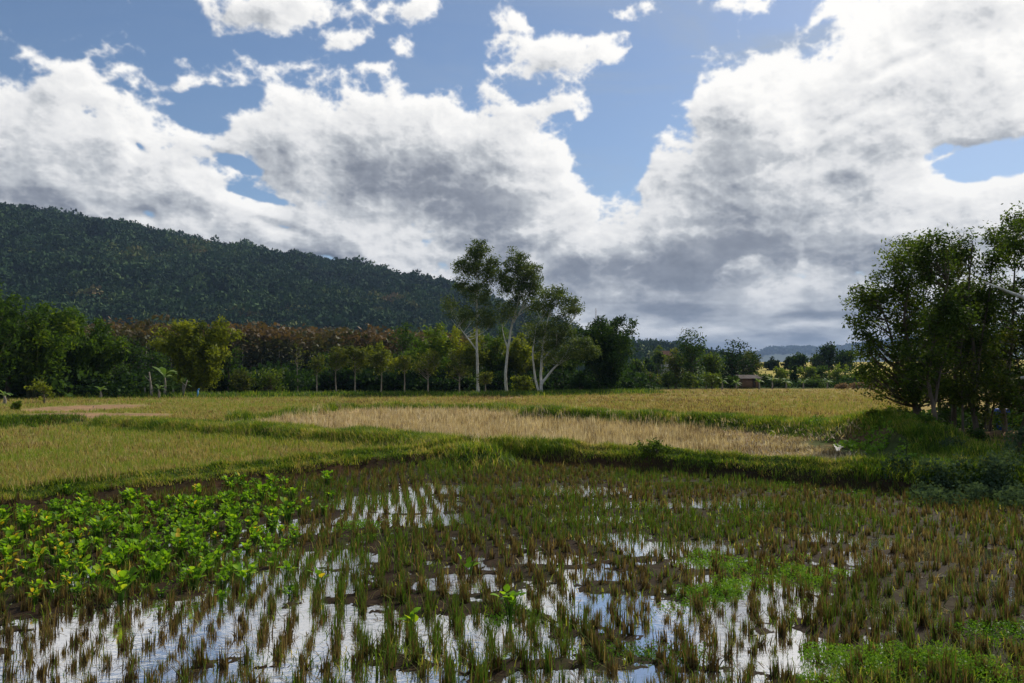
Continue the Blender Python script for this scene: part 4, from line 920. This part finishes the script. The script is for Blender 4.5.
def upper_fields():
    rng = np.random.RandomState(83)
    b2 = B2[np.argsort(B2[:, 0])]; y2 = lambda X: np.where(X < B2[0, 0], 33.5, np.interp(X, b2[:, 0], b2[:, 1]))
    S3 = np.concatenate([B3, B4]); S3 = S3[np.argsort(S3[:, 0])]; y3 = lambda X: np.interp(X, S3[:, 0], S3[:, 1])
    # left field, cut and sprouting
    n = 17000; Y = 1 / rng.uniform(1 / 34, 1 / 13.2, n); X = rng.uniform(-.74, .05, n) * Y
    ok = (Y > yb1(X) + .25) & (Y < y2(X)) & (X < B2[-1, 0]); X, Y = X[ok], Y[ok]; Z = ground_z(X, Y, False); n = len(X)
    pr = tuft_protos(rng, 8, 9, .15, .018, .55, .06, .45, 2); g = fbm2(X * .5, Y * .5, 4, .6, 87)
    parts = scatter_protos(pr, np.stack([X, Y, Z], -1), rng.uniform(.6, 1.25, n) * (1 + Y / 60), rng, .8 * g + rng.normal(size=n) * .17 - .10)
    # far left and far golden fields
    n = 56000; Y = 1 / rng.uniform(1 / 114, 1 / 27, n); X = rng.uniform(-.72, .62, n) * Y
    far_lim = np.interp(X / Y, [-.7, -.4, .1, .2, .5], [66, 78, 86, 112, 112]) * 1.0
    lo = np.where((X > S3[0, 0]) & (X < S3[-1, 0]), y3(X) + .4, np.where(X <= S3[0, 0], y2(X) + .5, np.where(X / Y < .50, 29.0, 1e9)))
    bare = np.zeros(n, bool)
    for (qx, qy, rx, ry) in ((85, 408, 52, 3.4), (110, 415, 60, 2.6), (60, 414, 50, 2.0)):
        c = G(qx, qy, .3); e = G(qx + rx, qy, .3); f = G(qx, qy - ry, .3); h = G(qx, qy + ry, .3); bare |= ((X - c[0]) / (e[0] - c[0])) ** 2 + ((Y - (f[1] + h[1]) / 2) / ((f[1] - h[1]) / 2)) ** 2 < 1
    bare |= (fbm2(X * .25, Y * .25, 4, .6, 97) > .30) & (rng.rand(n) < .6)
    ok = (Y > lo) & (Y < far_lim) & ~bare; X, Y = X[ok], Y[ok]; Z = ground_z(X, Y, False); n = len(X)
    pr = tuft_protos(rng, 8, 6, .22, .040, .30, .10, .5, 1)
    tn = .65 * fbm2(X * .12, Y * .12, 5, .6, 89) + .16 * sst(-X / Y, 0, .3) + rng.normal(size=n) * .16 - .12
    parts += scatter_protos(pr, np.stack([X, Y, Z], -1), rng.uniform(.6, 1.2, n) * (.75 + Y / 110), rng, tn)
    tag(obj('field_stubble', blade_mesh('field_stubble', parts, MAT['field_stubble'])), 'short golden green stubble over the upper fields', 'field stubble', kind='stuff')
    # uncut dry straw between the bunds
    n = 15000; Y = 1 / rng.uniform(1 / 48, 1 / 17.5, n); X = rng.uniform(-.34, .44, n) * Y
    lo = np.where(X > B2[-1, 0], yb1(X) + .55, y2(X) + .6); ok = (Y > lo) & (Y < y3(X) - .3) & (X > S3[0, 0] + 1.5) & (X < S3[-1, 0] - .5); X, Y = X[ok], Y[ok]; Z = ground_z(X, Y, False); n = len(X)
    px, py = to_pix(X, Y, Z); tr = sst(px, 620, 760)   # trampled flat at the far right end
    pr = tuft_protos(rng, 8, 9, .40, .020, 0, .08, .5, 2); pf = tuft_protos(rng, 6, 9, .22, .030, 0, .12, 1.6, 2)
    fl = rng.rand(n) < tr; P = np.stack([X, Y, Z], -1); s = rng.uniform(.6, 1.2, n) * (.85 + Y / 100); ta = .26 + .9 * fbm2(X * 1.2, Y * 1.2, 4, .6, 99) + rng.normal(size=n) * .16 - .16 * tr
    pd = np.hypot((X - PUD[0]) / .75, (Y - PUD[1] + .9) / 3.4) > 1; keep = (~fl | (rng.rand(n) < .7)) & pd; fl = fl & pd
    parts = scatter_protos(pr, P[~fl & pd], s[~fl & pd], rng, ta[~fl & pd]) + scatter_protos(pf, P[fl & keep], s[fl & keep], rng, ta[fl & keep])
    tag(obj('dry_straw', blade_mesh('dry_straw', parts, MAT['straw'])), 'pale dry straw left standing between the grassy bunds', 'dry straw', kind='stuff')
upper_fields()
def along(L, n, sig, rng, t0=0, t1=None):
    t = rng.uniform(t0, (len(L) - 1) if t1 is None else t1, n); i = np.arange(len(L))
    # spread evenly along the length
    cum = np.concatenate([[0], np.cumsum(np.hypot(*np.diff(L, axis=0).T))]); s = rng.uniform(np.interp(t0, i, cum), np.interp(t.max(), i, cum), n)
    x = np.interp(s, cum, L[:, 0]); y = np.interp(s, cum, L[:, 1]); return x + rng.normal(size=n) * sig, y + rng.normal(size=n) * sig
def bund_grass():
    rng = np.random.RandomState(85); parts = []; 
    def add(X, Y, H, W, lean, t, dz=-.02, segs=2):
        k = np.hypot((X - PUD[0]) / .85, (Y - PUD[1] + .8) / 3.0) > 1; X, Y = X[k], Y[k]; H, W, lean, t = [v[k] if np.ndim(v) else v for v in (H, W, lean, t)]
        Z = ground_z(X, Y, False) + dz; parts.append(blades(np.stack([X, Y, Z], -1), H, W, lean, rng, segs, np.clip(t, 0, 1), curl=.8))
    X, Y = along(B1, 56000, .30, rng); h = .09 + .12 * np.clip(fbm2(X * .9, Y * .9, 3, .6, 141) * 1.6 + .3, 0, 1.5) + .16 * np.exp(-((X - .2) / 1.3) ** 2)
    ok = Y > yb1(X) - .50; X, Y, h = X[ok], Y[ok], h[ok]; n = len(X)
    add(X, Y, h * rng.uniform(.5, 1.2, n), .014, rng.uniform(.2, .9, n), .58 + .75 * fbm2(X * .7, Y * .7, 4, .6, 143) + .1 * rng.normal(size=n))
    X, Y = along(B2, 50000, .78, rng); n = len(X); h = .20 + .24 * np.clip(fbm2(X * .6, Y * .6, 3, .6, 145) + .3, 0, 1)
    add(X, Y, h * rng.uniform(.5, 1.2, n), .022, rng.uniform(.2, .8, n), .62 + .65 * fbm2(X * .6, Y * .6, 4, .6, 146) + .1 * rng.normal(size=n))
    X, Y = along(B2b, 9000, .6, rng); n = len(X); add(X, Y, .30 * rng.uniform(.5, 1.2, n), .03, rng.uniform(.2, .8, n), .35 + .1 * rng.normal(size=n))
    X, Y = along(B3, 9000, .42, rng); n = len(X); add(X, Y, .36 * rng.uniform(.4, 1.2, n) * np.clip(1 + fbm2(X * .5, Y * .5, 2, .5, 149) * 1.5, .2, 1.6), .035, rng.uniform(.2, .8, n), .5 + .15 * rng.normal(size=n))
    X, Y = along(B4, 30000, .50, rng); n = len(X); h = .22 + .30 * np.clip(fbm2(X * .35, Y * .35, 3, .6, 147) + .25, 0, 1)
    add(X, Y, h * rng.uniform(.5, 1.2, n), .026, rng.uniform(.2, .8, n), .48 + .6 * fbm2(X * .5, Y * .5, 4, .6, 148) + .1 * rng.normal(size=n))
    X, Y = along(B5, 14000, 1.5, rng); n = len(X); add(X, Y, .5 * rng.uniform(.4, 1.3, n), .06, rng.uniform(.2, .8, n), .35 + .15 * rng.normal(size=n))
    # grassy mound and bank on the right
    for (px, py, z, sx, sy, n, H, t0) in ((897, 434, .8, 1.1, 3.0, 11000, .26, .60), (880, 447, .5, .5, 1.4, 3000, .26, .45), (960, 466, .6, 3.0, 1.3, 16000, .26, .35), (1010, 452, .6, 3.6, 2.4, 12000, .22, .22), (915, 455, .6, 1.6, 1.6, 11000, .30, .5)):
        cx, cy = G(px, py, z); X = cx + rng.normal(size=n) * sx; Y = cy + rng.normal(size=n) * sy; ok = (Y > yb1(X) - .5) & (np.hypot((X - PUD[0]) / .75, (Y - PUD[1]) / 2.6) > 1) & (X / Y > .425); X, Y = X[ok], Y[ok]; m = len(X)
        add(X, Y, H * rng.uniform(.3, 1.4, m) * np.clip(.9 + 1.3 * fbm2(X * 1.1, Y * 1.1, 4, .6, 151), .15, 2), .018, rng.uniform(.2, .9, m), t0 + .75 * fbm2(X * .8, Y * .8, 4, .6, 152) + .1 * rng.normal(size=m))
    # fresh grass coming up between the stubble of the near paddy
    n = 62000; Y = 1 / rng.uniform(1 / 23, 1 / 4.4, n); X = rng.uniform(-.7, .7, n) * Y; w = water_field(X, Y); g = fbm2(X * .45, Y * .45, 3, .55, 161)
    px, py = to_pix(X, Y, X * 0)
    d = .16 + .55 * sst(g, .02, .40) + .5 * sst(py, 560, 500) * sst(px, 430, 700) + .6 * sst(px, 760, 900) * sst(py, 630, 670) + .35 * sst(px, 850, 980) * sst(py, 520, 480)
    ok = (rng.rand(n) < d * np.where(w > .3, .25, 1)) & (Y < yb1(X) - .3); X, Y = X[ok], Y[ok]; m = len(X)
    add(X, Y, rng.uniform(.05, .17, m), .007 + Y * .0006, rng.uniform(.2, 1.0, m), .55 + .4 * fbm2(X * .9, Y * .9, 3, .5, 163) + .12 * rng.normal(size=m), -.005)
    # low grass carpeting the near bank below the camera and to the sides
    n = 12000; Y = rng.uniform(-3, 3.4, n); X = rng.uniform(-9, 9, n); add(X, Y, rng.uniform(.1, .3, n), .012, rng.uniform(.2, .9, n), .55 + .15 * rng.normal(size=n))
    tag(obj('grass', blade_mesh('grass', parts, MAT['grass'])), 'green grass on the bunds and banks', 'grass', kind='stuff')
bund_grass()
def low_weeds():
    rng = np.random.RandomState(87)
    def mass(name, areas, mat, label, sz):
        g = Geo()
        for (px, py, z, rx, ry, n, h, t0) in areas:
            c = G(px, py, z); e = G(px + rx, py, z); f = G(px, py - ry, z); k = G(px, py + ry, z); sx = abs(e[0] - c[0]); sy = abs(f[1] - k[1]) / 2; cy = (f[1] + k[1]) / 2
            a = rng.uniform(0, 6.283, n); q = rng.uniform(0, 1, n) ** .5; X = c[0] + np.cos(a) * q * sx; Y = cy + np.sin(a) * q * sy; fb = fbm2(X * 1.4, Y * 1.4, 4, .6, 171); ok = (fb + .46 - q * .60 > rng.rand(n) * .62); X, Y, fb = X[ok], Y[ok], fb[ok]
            Z = np.maximum(ground_z(X, Y, False), 0) + rng.uniform(0, 1, len(X)) * h * (.5 + np.clip(fb + .4, 0, 1))
            leaves(g, np.stack([X, Y, Z], -1), sz * (.5 + Y / 16), .6, rng, -.1, np.clip(t0 + .35 * fb + .08 * rng.normal(size=len(X)), 0, 1), up_bias=.3)
        tag(obj(name, g.mesh(name, MAT[mat])), label, 'weeds', kind='stuff')
    mass('weeds', [(770, 578, 0, 95, 28, 34000, .06, .75), (700, 600, 0, 60, 18, 9000, .05, .6), (640, 655, 0, 90, 22, 6000, .05, .35), (930, 672, 0, 130, 30, 34000, .10, .68), (1000, 640, 0, 60, 24, 6000, .08, .5), (830, 683, 0, 60, 14, 6000, .06, .6),
                     (360, 528, 0, 46, 14, 6000, .05, .6), (740, 520, 0, 160, 16, 9000, .05, .5), (120, 585, 0, 160, 36, 9000, .05, .4), (500, 620, 0, 40, 14, 2500, .05, .5), (880, 495, 0, 120, 14, 9000, .07, .35)], 'weeds', 'small leafy weeds spreading over the wet mud', .024)
    mass('mound_weeds', [(890, 428, .8, 34, 15, 9000, .22, .62), (875, 440, .6, 22, 9, 3500, .16, .7), (925, 452, .7, 34, 9, 6000, .2, .45)], 'weeds', 'fresh green creepers over the grassy mound', .05)
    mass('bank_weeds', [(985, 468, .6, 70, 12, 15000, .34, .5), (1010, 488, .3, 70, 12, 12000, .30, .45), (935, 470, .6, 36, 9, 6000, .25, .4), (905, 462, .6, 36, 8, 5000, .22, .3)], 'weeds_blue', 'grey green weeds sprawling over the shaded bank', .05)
low_weeds()

# ------------------------------------------------------------------ broad-leaved marsh plants
def marsh_plant_meshes(rng, n, H, lw, yellow, spread=.10):
    gs = Geo(); gl = Geo()
    for i in range(n):
        a = rng.uniform(0, 6.283); ln = rng.uniform(.05, .55); h = H * rng.uniform(.55, 1.1); out = np.array([math.cos(a), math.sin(a), 0])
        b = out * rng.uniform(0, spread * .4) + np.array([0, 0, -.02]); tip = b + out * h * ln * .55 + np.array([0, 0, h]); P = bez(b, b + np.array([0, 0, h * .6]), tip, 5)
        gs.tube(P, np.linspace(.0055, .0035, 5), 3, False, .35)
        L = lw * rng.uniform(.7, 1.25) * 1.35; w = lw * rng.uniform(.7, 1.2) * .5
        el_ = rng.uniform(.35, 1.45); f = out * math.cos(el_) + np.array([0, 0, math.sin(el_)]); a2 = a + rng.normal() * .5; f = np.array([math.cos(a2) * math.cos(el_), math.sin(a2) * math.cos(el_), math.sin(el_)])
        s = np.cross(f, [0, 0, 1.0]); s /= np.linalg.norm(s) + 1e-6; u = np.cross(s, f)
        prof = [(0, .0), (.12, .62), (.35, 1.0), (.62, .88), (.85, .45), (1, 0)]; V = []; 
        for t, q in prof:
            c = tip + f * L * t - np.array([0, 0, 1]) * L * .22 * t * t
            V += [c - s * w * q + u * w * .28 * q, c, c + s * w * q + u * w * .28 * q]
        F = []
        for j in range(len(prof) - 1):
            F += [[3 * j, 3 * j + 1, 3 * j + 4, 3 * j + 3], [3 * j + 1, 3 * j + 2, 3 * j + 5, 3 * j + 4]]
        t = .45 + rng.normal() * .12 if rng.rand() > yellow else rng.uniform(.82, 1)
        gl.add(V, F, float(np.clip(t, 0, 1)))
    return gs.mesh('stems', MAT['weeds'], True), gl.mesh('leaves', MAT['leaf_broad'], True)
def marsh_plants():
    rng = np.random.RandomState(91); G1 = 'broad-leaved marsh plants in the patch'
    protos = {'green': [marsh_plant_meshes(rng, 18 + 2 * k, .18 + .018 * k, .050 + .004 * k, .04, .18) for k in range(8)], 'yellow': [marsh_plant_meshes(rng, 13 + 2 * k, .20 + .01 * k, .058 + .005 * k, .40, .16) for k in range(5)]}
    labs = {'green': 'green broad-leaved marsh plant', 'yellow': 'yellowing broad-leaved marsh plant'}
    P = []; tries = 0
    while len(P) < 270 and tries < 60000:
        tries += 1; px = rng.uniform(-20, 340); py = rng.uniform(485, 606); x, y = G(px, py)
        if patch_field(np.array([x]), np.array([y]))[0] + rng.normal() * (.34 + .5 * (px > 215)) < .26 + .55 * max(0, (px - 200) / 100): continue
        if all((x - a) ** 2 + (y - b) ** 2 > .22 ** 2 for a, b, _ in P): P.append((x, y, px))
    for x, y, px in P:
        _, py = to_pix(x, y, 0); k = 'yellow' if (px < 95 and py > 535 and rng.rand() < .8) or rng.rand() < .06 else 'green'; ms, ml = protos[k][rng.randint(len(protos[k]))]
        s = rng.uniform(.50, .98); o = empty('marsh_plant', (x, y, max(gz(x, y), -.02)), rng.uniform(0, 6.28)); o.scale = (s, s, s * rng.uniform(.85, 1.2)); wh = ' at the ragged end of the patch towards the stubble' if px > 215 else ' at the edge of the patch by the open water' if py > 572 else ' at the back of the patch nearest the grassy bund' if py < 522 else ' in the thick of the patch'
        tag(o, ('large ' if s > .75 else 'small ') + labs[k] + wh, 'marsh plant', G1)
        obj('stems', ms, o); obj('leaves', ml, o)
    for px, py, n, H, lw, ye, lab in ((510, 622, 22, .30, .07, .08, 'large lone leafy marsh plant in the middle of the paddy'), (413, 632, 8, .20, .07, .2, 'small lone marsh plant with few leaves amid open mud'), (468, 575, 7, .22, .08, 0, 'lone marsh plant with dark green leaves before the puddles'),
                                      (262, 503, 14, .34, .10, .05, 'tall green marsh plant just past the top of the patch'), (318, 590, 9, .24, .07, .1, 'small marsh plant between the patch and open water')):
        x, y = G(px, py); o = empty('marsh_plant', (x, y, max(gz(x, y), -.02)), 0); tag(o, lab, 'marsh plant', 'single marsh plants out in the paddy'); ms, ml = marsh_plant_meshes(rng, n, H, lw, ye, .12); obj('stems', ms, o); obj('leaves', ml, o)
marsh_plants()

# ------------------------------------------------------------------ banana plants
def banana(px, Y, top, label, seed, nl=7):
    rng = np.random.RandomState(seed); x = AT(px, Y); z = gz(x, Y); H = ZT(top, Y) - z
    o = empty('banana_plant', (x, Y, z - .05)); tag(o, label, 'banana plant', 'banana plants by the fields')
    g = Geo(); g.tube([(0, 0, 0), (.05, 0, H * .3), (.0, 0, H * .52)], [.13, .10, .06], 8); obj('stem', g.mesh('stem', MAT['bark_grey'], True), o)
    for i in range(nl):
        g = Geo(); a = i * 2.4 + rng.uniform(-.4, .4); L = H * rng.uniform(.45, .62); up = rng.uniform(.45, 1.5); d = np.array([math.cos(a), math.sin(a), 0.]); s = np.array([-d[1], d[0], 0])
        b = np.array([0, 0, H * .5]); V = []; F = []; n = 9
        P = bez(b, b + np.array([0, 0, L * .62]) * min(up, 1.2) + d * L * .25, b + d * L * .85 + np.array([0, 0, L * (up - .75)]), n)
        for j in range(n):
            t = j / (n - 1); w = H * .085 * math.sin(math.pi * min(1, max(.04, (t - .12) / .9))) ** .6 if t > .14 else .02
            V += [P[j] - s * w - np.array([0, 0, w * .4]), P[j], P[j] + s * w - np.array([0, 0, w * .4])]
            if j: F += [[3 * j - 3, 3 * j - 2, 3 * j + 1, 3 * j], [3 * j - 2, 3 * j - 1, 3 * j + 2, 3 * j + 1]]
        g.add(V, F, rng.uniform(.25, .95)); obj('leaf', g.mesh('leaf', MAT['leaf_banana'], True), o)
for i, (px, Y, top, lab) in enumerate([(101, 70, 383, 'small banana plant with one bright raised leaf'), (120, 72, 382, 'banana seedling with a pale upright leaf'), (152, 74, 375, 'short banana plant beside the leafless stump'), (165, 74, 360, 'tallest banana plant with long pale leaves above the field edge'),
                                       (159, 72, 380, 'young banana plant under the tallest one'), (173, 75, 378, 'young banana plant towards the isolated bamboo'), (183, 76, 373, 'banana plant with drooping leaf next to the isolated bamboo'), (145, 76, 379, 'squat banana plant at the end of the row'),
                                       (5, 56, 386, 'banana plant beside the small bushy shrub on the path'), (722, 116, 374, 'banana plant in front of the hut wall'), (706, 117, 375, 'banana plant a short way from the hut'), (736, 115, 377, 'low banana plant at the hut corner'),
                                       (759, 117, 376, 'banana plant just past the hut'), (772, 120, 374, 'banana plant between the hut and the columnar shrub'), (786, 122, 375, 'banana plant at the foot of the columnar shrub'), (803, 121, 376, 'banana plant among low shrubs beyond the columnar one'), (827, 124, 376, 'banana plant above the dry brush')]):
    banana(px, Y, top, lab, 500 + i)

# ------------------------------------------------------------------ buildings and small things
def hut():
    Y = 122; x = AT(746, Y); z = gz(x, Y); o = empty('field_hut', (x, Y, z), .25); tag(o, 'small brown wooden field hut with weathered metal roof among banana plants', 'hut')
    g = Geo(); 
    for sx in (-1, 1):
        for k in range(11): g.box((sx * 1.35, -1.0 + k * .2, .85), (.03, .19, 1.4))
    for k in range(14):
        if k in (9, 10, 11): continue
        g.box((-1.3 + k * .2, -1.1, .85), (.19, .03, 1.4 - .06 * (k % 3)))
        g.box((-1.3 + k * .2, 1.1, .85), (.19, .03, 1.4))
    obj('wall', g.mesh('wall', solid_mat('weathered_boards', (.23, .14, .08), (.13, .085, .055), 5, .85, (3, 3, .4))), o)
    for sx in (-1, 1):
        for sy in (-1, 1):
            g = Geo(); g.tube([(sx * 1.4, sy * 1.16, -.1), (sx * 1.4, sy * 1.16, 1.7)], .06, 6); obj('post', g.mesh('post', MAT['bark_brown']), o)
    g = Geo(); xs = np.linspace(-1.9, 1.9, 60); wv = .025 * np.sin(xs * 22)
    for sgn in (-1, 1):
        V = []; 
        for q in (0, 1): V += [(a, sgn * 1.6 * q, 2.1 - .55 * q + b) for a, b in zip(xs, wv)]
        n = len(xs); F = [[i, i + 1, n + i + 1, n + i] for i in range(n - 1)]; g.add(V, F, .5); g.add(np.array(V) + [0, 0, -.02], [f[::-1] for f in F], .5)
    obj('roof', g.mesh('roof', solid_mat('old_sheet_metal', (.12, .10, .095), (.06, .048, .042), 2, .95)), o)
    g = Geo(); g.box((.7, -1.05, .78), (.52, .03, 1.3)); obj('door', g.mesh('door', solid_mat('dark_boards', (.07, .05, .035), (.04, .03, .02), 4)), o)
hut()
def house(name, px, Y, top, W, label, wallc, roofc, rz):
    x = AT(px, Y); z = gz(x, Y); H = max(ZT(top, Y) - z, 2.6); o = empty(name, (x, Y, z - .1), rz); tag(o, label, 'house'); h = H * .68; D = W * .7
    g = Geo(); g.box((0, 0, h / 2), (W, D, h)); V = [(-W / 2, -D / 2, h), (-W / 2, D / 2, h), (-W / 2, 0, H - .12), (W / 2, -D / 2, h), (W / 2, D / 2, h), (W / 2, 0, H - .12)]; g.add(V, [[0, 1, 2], [3, 5, 4]])
    obj('wall', g.mesh('wall', solid_mat('plaster_' + name, wallc, tuple(c * .8 for c in wallc), 1, .9)), o)
    g = Geo(); e = .5
    for s in (-1, 1):
        V = [(-W / 2 - e, 0, H), (W / 2 + e, 0, H), (W / 2 + e, s * (D / 2 + e), h - .18), (-W / 2 - e, s * (D / 2 + e), h - .18)]; g.add(V, [[0, 1, 2, 3]]); g.add(np.array(V) - [0, 0, .1], [[3, 2, 1, 0]])
    obj('roof', g.mesh('roof', solid_mat('tiles_' + name, roofc, tuple(c * .7 for c in roofc), 3, .8)), o)
    for sx in (-.28, .28):
        g = Geo(); g.box((sx * W, -D / 2 - .03, h * .62), (W * .16, .05, h * .3)); f = obj('window', g.mesh('window', solid_mat('dark_glass', (.03, .035, .04), (.05, .05, .055), 1, .2)), o)
house('village_house', 664, 245, 350.5, 4.2, 'distant house with orange tiled roof half hidden by trees', (.42, .38, .32), (.26, .13, .08), .35)
house('white_shed', 637, 165, 370, 2.0, 'small white shed peeking through the shrubs', (.75, .75, .73), (.55, .56, .56), -.3)
def mast():
    Y = 430; x = AT(596, Y); H = ZT(306, Y) - 2; o = empty('radio_mast', (x, Y, 1)); tag(o, 'thin lattice radio mast rising behind the dark end bamboo', 'mast')
    g = Geo(); w = .38
    for k in range(3): a = k * 2.0944; g.tube([(w * math.cos(a), w * math.sin(a), 0), (w * math.cos(a), w * math.sin(a), H)], .06, 4)
    obj('leg_frame', g.mesh('leg_frame', solid_mat('mast_steel', (.35, .20, .18), (.30, .28, .28), .4, .6, metal=.4)), o)
    g = Geo()
    for j in range(int(H / 1.2)):
        for k in range(3):
            a, b = k * 2.0944, (k + 1) * 2.0944; g.tube([(w * math.cos(a), w * math.sin(a), j * 1.2), (w * math.cos(b), w * math.sin(b), j * 1.2 + 1.2)], .03, 3, False)
    obj('bracing', g.mesh('bracing', bpy.data.materials['mast_steel']), o)
mast()
def drum():
    Y = 31.0; x = AT(1001, Y); z = gz(x, Y); o = empty('water_drum', (x, Y, z + .02)); tag(o, 'blue plastic drum standing in the shade of the grove', 'drum')
    g = Geo(); R = [.0, .24, .27, .28, .26, .28, .28, .26, .28, .27, .24, .0]; Zs = [0, 0, .03, .25, .28, .31, .58, .61, .64, .86, .9, .9]; th = np.linspace(0, 2 * math.pi, 25)[:-1]
    V = np.array([[r * math.cos(a), r * math.sin(a), zz] for r, zz in zip(R, Zs) for a in th]); F = [[i * 24 + j, i * 24 + (j + 1) % 24, (i + 1) * 24 + (j + 1) % 24, (i + 1) * 24 + j] for i in range(11) for j in range(24)]
    g.add(V, F); obj('barrel', g.mesh('barrel', solid_mat('blue_plastic', (.02, .08, .38), (.015, .06, .30), 3, .4), True), o)
    g = Geo(); g.tube([(.1, 0, .9), (.1, 0, .95)], .045, 10); obj('cap', g.mesh('cap', solid_mat('black_plastic', (.02, .02, .02), (.03, .03, .03), 3, .5)), o)
drum()
def blue_post():
    Y = 73; x = AT(198, Y); z = gz(x, Y); g = Geo(); g.tube([(0, 0, -.1), (.02, 0, .62)], .07, 8); g.tube([(.02, 0, .62), (.14, 0, .72)], .06, 8)
    o = obj('standpipe', g.mesh('standpipe', solid_mat('blue_pipe', (.04, .22, .45), (.03, .18, .38), 3, .45), True), loc=(x, Y, z)); tag(o, 'short light blue pipe sticking up at the field edge', 'pipe')
blue_post()
def stump(px, Y, top, label, name='dead_stump', lean=.1, r=.09, seed=0, cat='stump', group=None):
    rng = np.random.RandomState(seed); x = AT(px, Y); z = gz(x, Y); H = ZT(top, Y) - z; g = Geo()
    g.tube([(0, 0, -.1), (lean * H * .4, 0, H * .5), (lean * H, 0, H)], [r * 1.3, r, r * .7], 7); g.tube([(lean * H * .6, 0, H * .6), (lean * H * .6 - .25 * H, .1, H * .85)], [r * .4, r * .2], 5)
    o = obj(name, g.mesh(name, MAT['bark_grey'], True), loc=(x, Y, z)); tag(o, label, cat, group)
stump(152, 73, 372, 'thin dead stump between the banana plants', seed=1, lean=-.12)
stump(183.5, 74, 380, 'leaning dead stem beside the isolated bamboo', seed=2, lean=.25, r=.06)
stump(94, 52, 406, 'short forked stick standing on the bare soil path', 'field_stick', seed=3, lean=.3, r=.035, cat='stick')
def soil_heap():
    x, y = G(550, 414, .4); rng = np.random.RandomState(4); g = Geo(); n = 20; V = []; th = np.linspace(0, 2 * math.pi, n + 1)[:-1]
    for k in range(7):
        q = k / 6; V += [(math.cos(a) * .62 * (1 - q ** 1.6) * (1 + .15 * math.sin(a * 3)) , math.sin(a) * .5 * (1 - q ** 1.6), -.1 + .46 * math.sin(q * math.pi / 2) + .03 * rng.normal()) for a in th]
    g.add(V, [[k * n + j, k * n + (j + 1) % n, (k + 1) * n + (j + 1) % n, (k + 1) * n + j] for k in range(6) for j in range(n)])
    o = obj('soil_heap', g.mesh('soil_heap', solid_mat('dark_soil', (.05, .035, .025), (.02, .015, .012), 6, .95, bump=.6), True), loc=(x, y, gz(x, y))); tag(o, 'dark lump of soil at the start of the lush bund', 'soil heap')
soil_heap()
def dead_branch():
    Y = 21.0; x = AT(1068, Y); z = gz(x, Y); b = (x, Y, z); o = empty('dead_tree', (x, Y, z)); tag(o, 'pale dead tree leaning in from the frame edge with one long bare branch', 'dead tree')
    q = lambda px, py: P3(px, py, Y, b)
    g = Geo(); g.tube([(0, 0, -.2), q(1066, 400), q(1058, 330), q(1046, 305)], [.13, .11, .08, .06], 8); obj('trunk', g.mesh('trunk', MAT['bark_pale'], True), o)
    g = Geo(); g.tube([q(1047, 308), q(1024, 297), q(1004, 289), q(984, 281)], [.06, .045, .03, .015], 7); obj('branch', g.mesh('branch', MAT['bark_pale'], True), o)
    g = Geo(); g.tube([q(1062, 372), q(1040, 375), q(1021, 378)], [.06, .045, .04], 7); obj('branch', g.mesh('branch', MAT['bark_pale'], True), o)
dead_branch()
# low bushes on the bunds and the bank
def low_bush(px, Y, top, w, label, mat, seed, t0=.5, dens=.6, leaf=.07):
    round_tree(px, Y, 0, top, w, label, mat, seed, 'low_bush', tint0=t0, dens=dens, cat='bush', group='low bushes on the bunds and bank', leaf=leaf, low=.05)
low_bush(655, 20.0, 450, 44, 'dark low bush on the main bund below the straw', 'leaf_mid', 601, .35)
low_bush(821, 29.5, 414, 34, 'rounded leafy bush on the lush bund before the golden field', 'leaf_mid', 602, .6)
low_bush(888, 25.5, 404, 44, 'bright green bush on top of the grassy mound', 'leaf_bamboo_yellow', 603, .35)
low_bush(1018, 18.8, 424, 50, 'grey-green bush at the frame edge under the grove', 'weeds_blue', 604, .55)
low_bush(985, 27.2, 402, 40, 'bush with yellowish leaves between the grove trunks', 'leaf_olive', 605, .55)
low_bush(948, 27.8, 405, 36, 'dark bush behind the slim grove trunk', 'leaf_dark', 606, .5)
low_bush(906, 24.0, 420, 30, 'low green bush halfway up the bank under the widest grove crown', 'leaf_mid', 608, .55)
low_bush(925, 21.6, 440, 26, 'small green bush at the foot of the slim grove tree', 'leaf_bamboo', 609, .5)
low_bush(872, 24.2, 432, 18, 'small yellow-green bush on the bank next to the bright puddle', 'leaf_bamboo_yellow', 610, .4)
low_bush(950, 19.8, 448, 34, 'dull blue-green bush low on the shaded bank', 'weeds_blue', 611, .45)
low_bush(975, 21.5, 440, 30, 'dark green bush between the bank weeds and the grove trunks', 'leaf_dark', 612, .7)
low_bush(868, 26.0, 434, 18, 'brown dried weed clump beside the bright puddle', 'brush', 607, .3)
